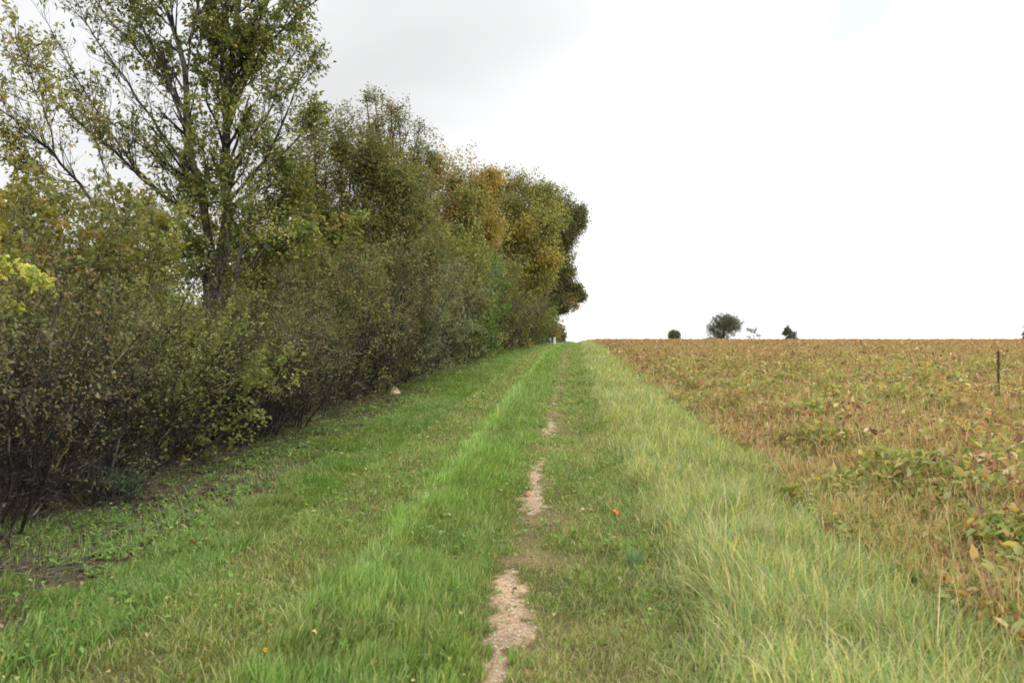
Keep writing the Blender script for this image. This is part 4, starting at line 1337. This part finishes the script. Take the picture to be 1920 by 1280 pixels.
def fallen_leaf(px, py, size, col, rz, tilt, label, zoff=.05):
    n = 40
    a = np.linspace(0, 2 * np.pi, n, endpoint=False)
    r = size * .5 * (.62 + .38 * np.abs(np.cos(a * 2.5)) ** 1.2)
    rings = []
    for q in (.0, .5, 1.):
        x, y = np.cos(a) * r * q, np.sin(a) * r * q
        rings.append(np.stack([x, y, .9 * (x ** 2) / size * 1.2 + .15 * np.abs(y) + .003 * np.sin(a * 5) * q], 1))
    V = np.concatenate(rings)
    F = []
    for k in range(2):
        for i in range(n):
            F.append((k * n + i, k * n + (i + 1) % n, (k + 1) * n + (i + 1) % n, (k + 1) * n + i))
    g = G(px, py)
    m = mat_plain('dead_leaf', col, .6, .25, 60)
    o = empty('fallen_leaf', (g[0], g[1], float(height(g[0], g[1])) + zoff))
    build('blade', V, [np.array(F)], None, m, o, True)
    st = np.array([[[size * .25 * k + 0, 0, .002 * k] for k in range(4)]], float) * np.array([-1, 1, 1])
    v, f = tubes(st, np.full((1, 4), .0012), 4)
    build('stalk', v, [f], None, m, o)
    o.rotation_euler = (tilt, tilt * .6, rz)
    tag(o, label, 'leaf', 'fallen leaves on the grass')


fallen_leaf(1153, 972, .085, (.78, .15, .03), .5, .5, 'bright orange red fallen leaf in the right wheel track')
fallen_leaf(1091, 968, .07, (.68, .48, .25), 1.2, -.5, 'pale tan fallen leaf left of the bright orange one')
fallen_leaf(362, 1036, .075, (.58, .15, .05), 2.2, .45, 'rusty red fallen leaf in the grass left of the wheel tracks', .07)
fallen_leaf(990, 931, .06, (.42, .14, .06), .2, .3, 'brown red fallen leaf on the bare pale patch', .012)
fallen_leaf(587, 1216, .04, (.72, .50, .22), 1.5, .5, 'small buff fallen leaf low on the middle grass strip', .08)
fallen_leaf(497, 1248, .035, (.75, .38, .06), .5, .4, 'small amber fallen leaf near the bottom edge of the picture', .06)
fallen_leaf(42, 1030, .035, (.80, .42, .06), .5, .3, 'small yellow orange fallen leaf on the soil at the left edge', .02)
fallen_leaf(1268, 988, .045, (.55, .30, .12), .5, .6, 'small brown fallen leaf caught in the verge grass', .10)
fallen_leaf(109, 1014, .03, (.75, .36, .06), 1.5, .3, 'tiny orange fallen leaf beside the soil, second from the left edge', .02)


def weed_stalk(name, px, ytop, d, Hleaf, pal, spike, label, seed, thick=.018):
    rng = np.random.default_rng(seed)
    p = P(px, ytop, d)
    zg = float(height(p[0], p[1]))
    H = p[2] - zg
    root = empty(name, (p[0], p[1], zg))
    K = 10
    C = spline([(0, 0, 0), (.02, .01, H * .5), (.0, 0, H)], K)[None]
    v, f = tubes(C, np.linspace(.008, .003, K)[None] * d / 12, 5)
    build('stem', v, [f], None, M_twig, root, True)
    # seed spike: many small scales round the top of the stem
    n = int(900 * spike)
    t = rng.random(n); zz = H * (1 - .42 * t); r = thick * (.15 + 1.2 * np.sin(np.pi * np.clip(t, .02, 1) ** .8)) * (.2 + 1.1 * rng.random(n) ** 2) * (.1 + 2.2 * vnoise(zz * 7, zz * 7, 3, seed))
    a = rng.uniform(0, 6.28, n)
    pos = np.stack([np.cos(a) * r, np.sin(a) * r, zz], 1)
    L = np.full(n, .016 * (d / 12) ** .5)
    v, f, k = leaf_geo(pos, rand_dir(n, rng) + [0, 0, .6], rand_dir(n, rng), L, L * .8)
    build('seed_spike', v, f, np.repeat(pick([(.15, .09, .06, 3), (.22, .13, .085, 2), (.12, .11, .05, 1)], n, rng=rng), k, 0), M_stone, root)
    n = 46
    zz = rng.uniform(.15, Hleaf, n) * H; a = rng.uniform(0, 6.28, n)
    d_ = np.stack([np.cos(a), np.sin(a), rng.uniform(-.2, .8, n)], 1)
    L = rng.uniform(.07, .16, n) * (1.1 - zz / H)
    v, f, k = leaf_geo(np.stack([np.zeros(n), np.zeros(n), zz], 1), d_, rand_dir(n, rng) + [0, 0, 1], L, L * .4, oval=True)
    build('foliage', v, f, np.repeat(pick(pal, n, rng=rng), k, 0), M_leaf, root)
    tag(root, label, 'weed')


weed_stalk('dock_plant', 1872, 658, 13.5, .72, PAL['bright'], 1, 'tall dark dock seed stalk standing above the crop at the right', 901, .030)
weed_stalk('dock_plant', 1888, 656, 30, .5, PAL['bright'], .6, 'small distant dock stalk just right of the tall dark one', 902, .014)
#weed_stalk('dock_plant', 1845, 674, 20, .5, PAL['bright'], .6, 'short dark dock stalk left of the tall dark one', 903, .014)
weed_stalk('thistle_plant', 1614, 637, 42, .95, PAL['bright'], .3, 'dark green thistle poking above the crop near the skyline', 904, .014)
#weed_stalk('dock_plant', 1423, 688, 16, .7, PAL['bright'], .25, 'dark brown weed stalk in the green part of the crop', 905, .010)
#weed_stalk('dock_plant', 1561, 684, 17, .6, PAL['brown'], .3, 'purplish brown seed stalk in the middle of the crop', 906, .012)
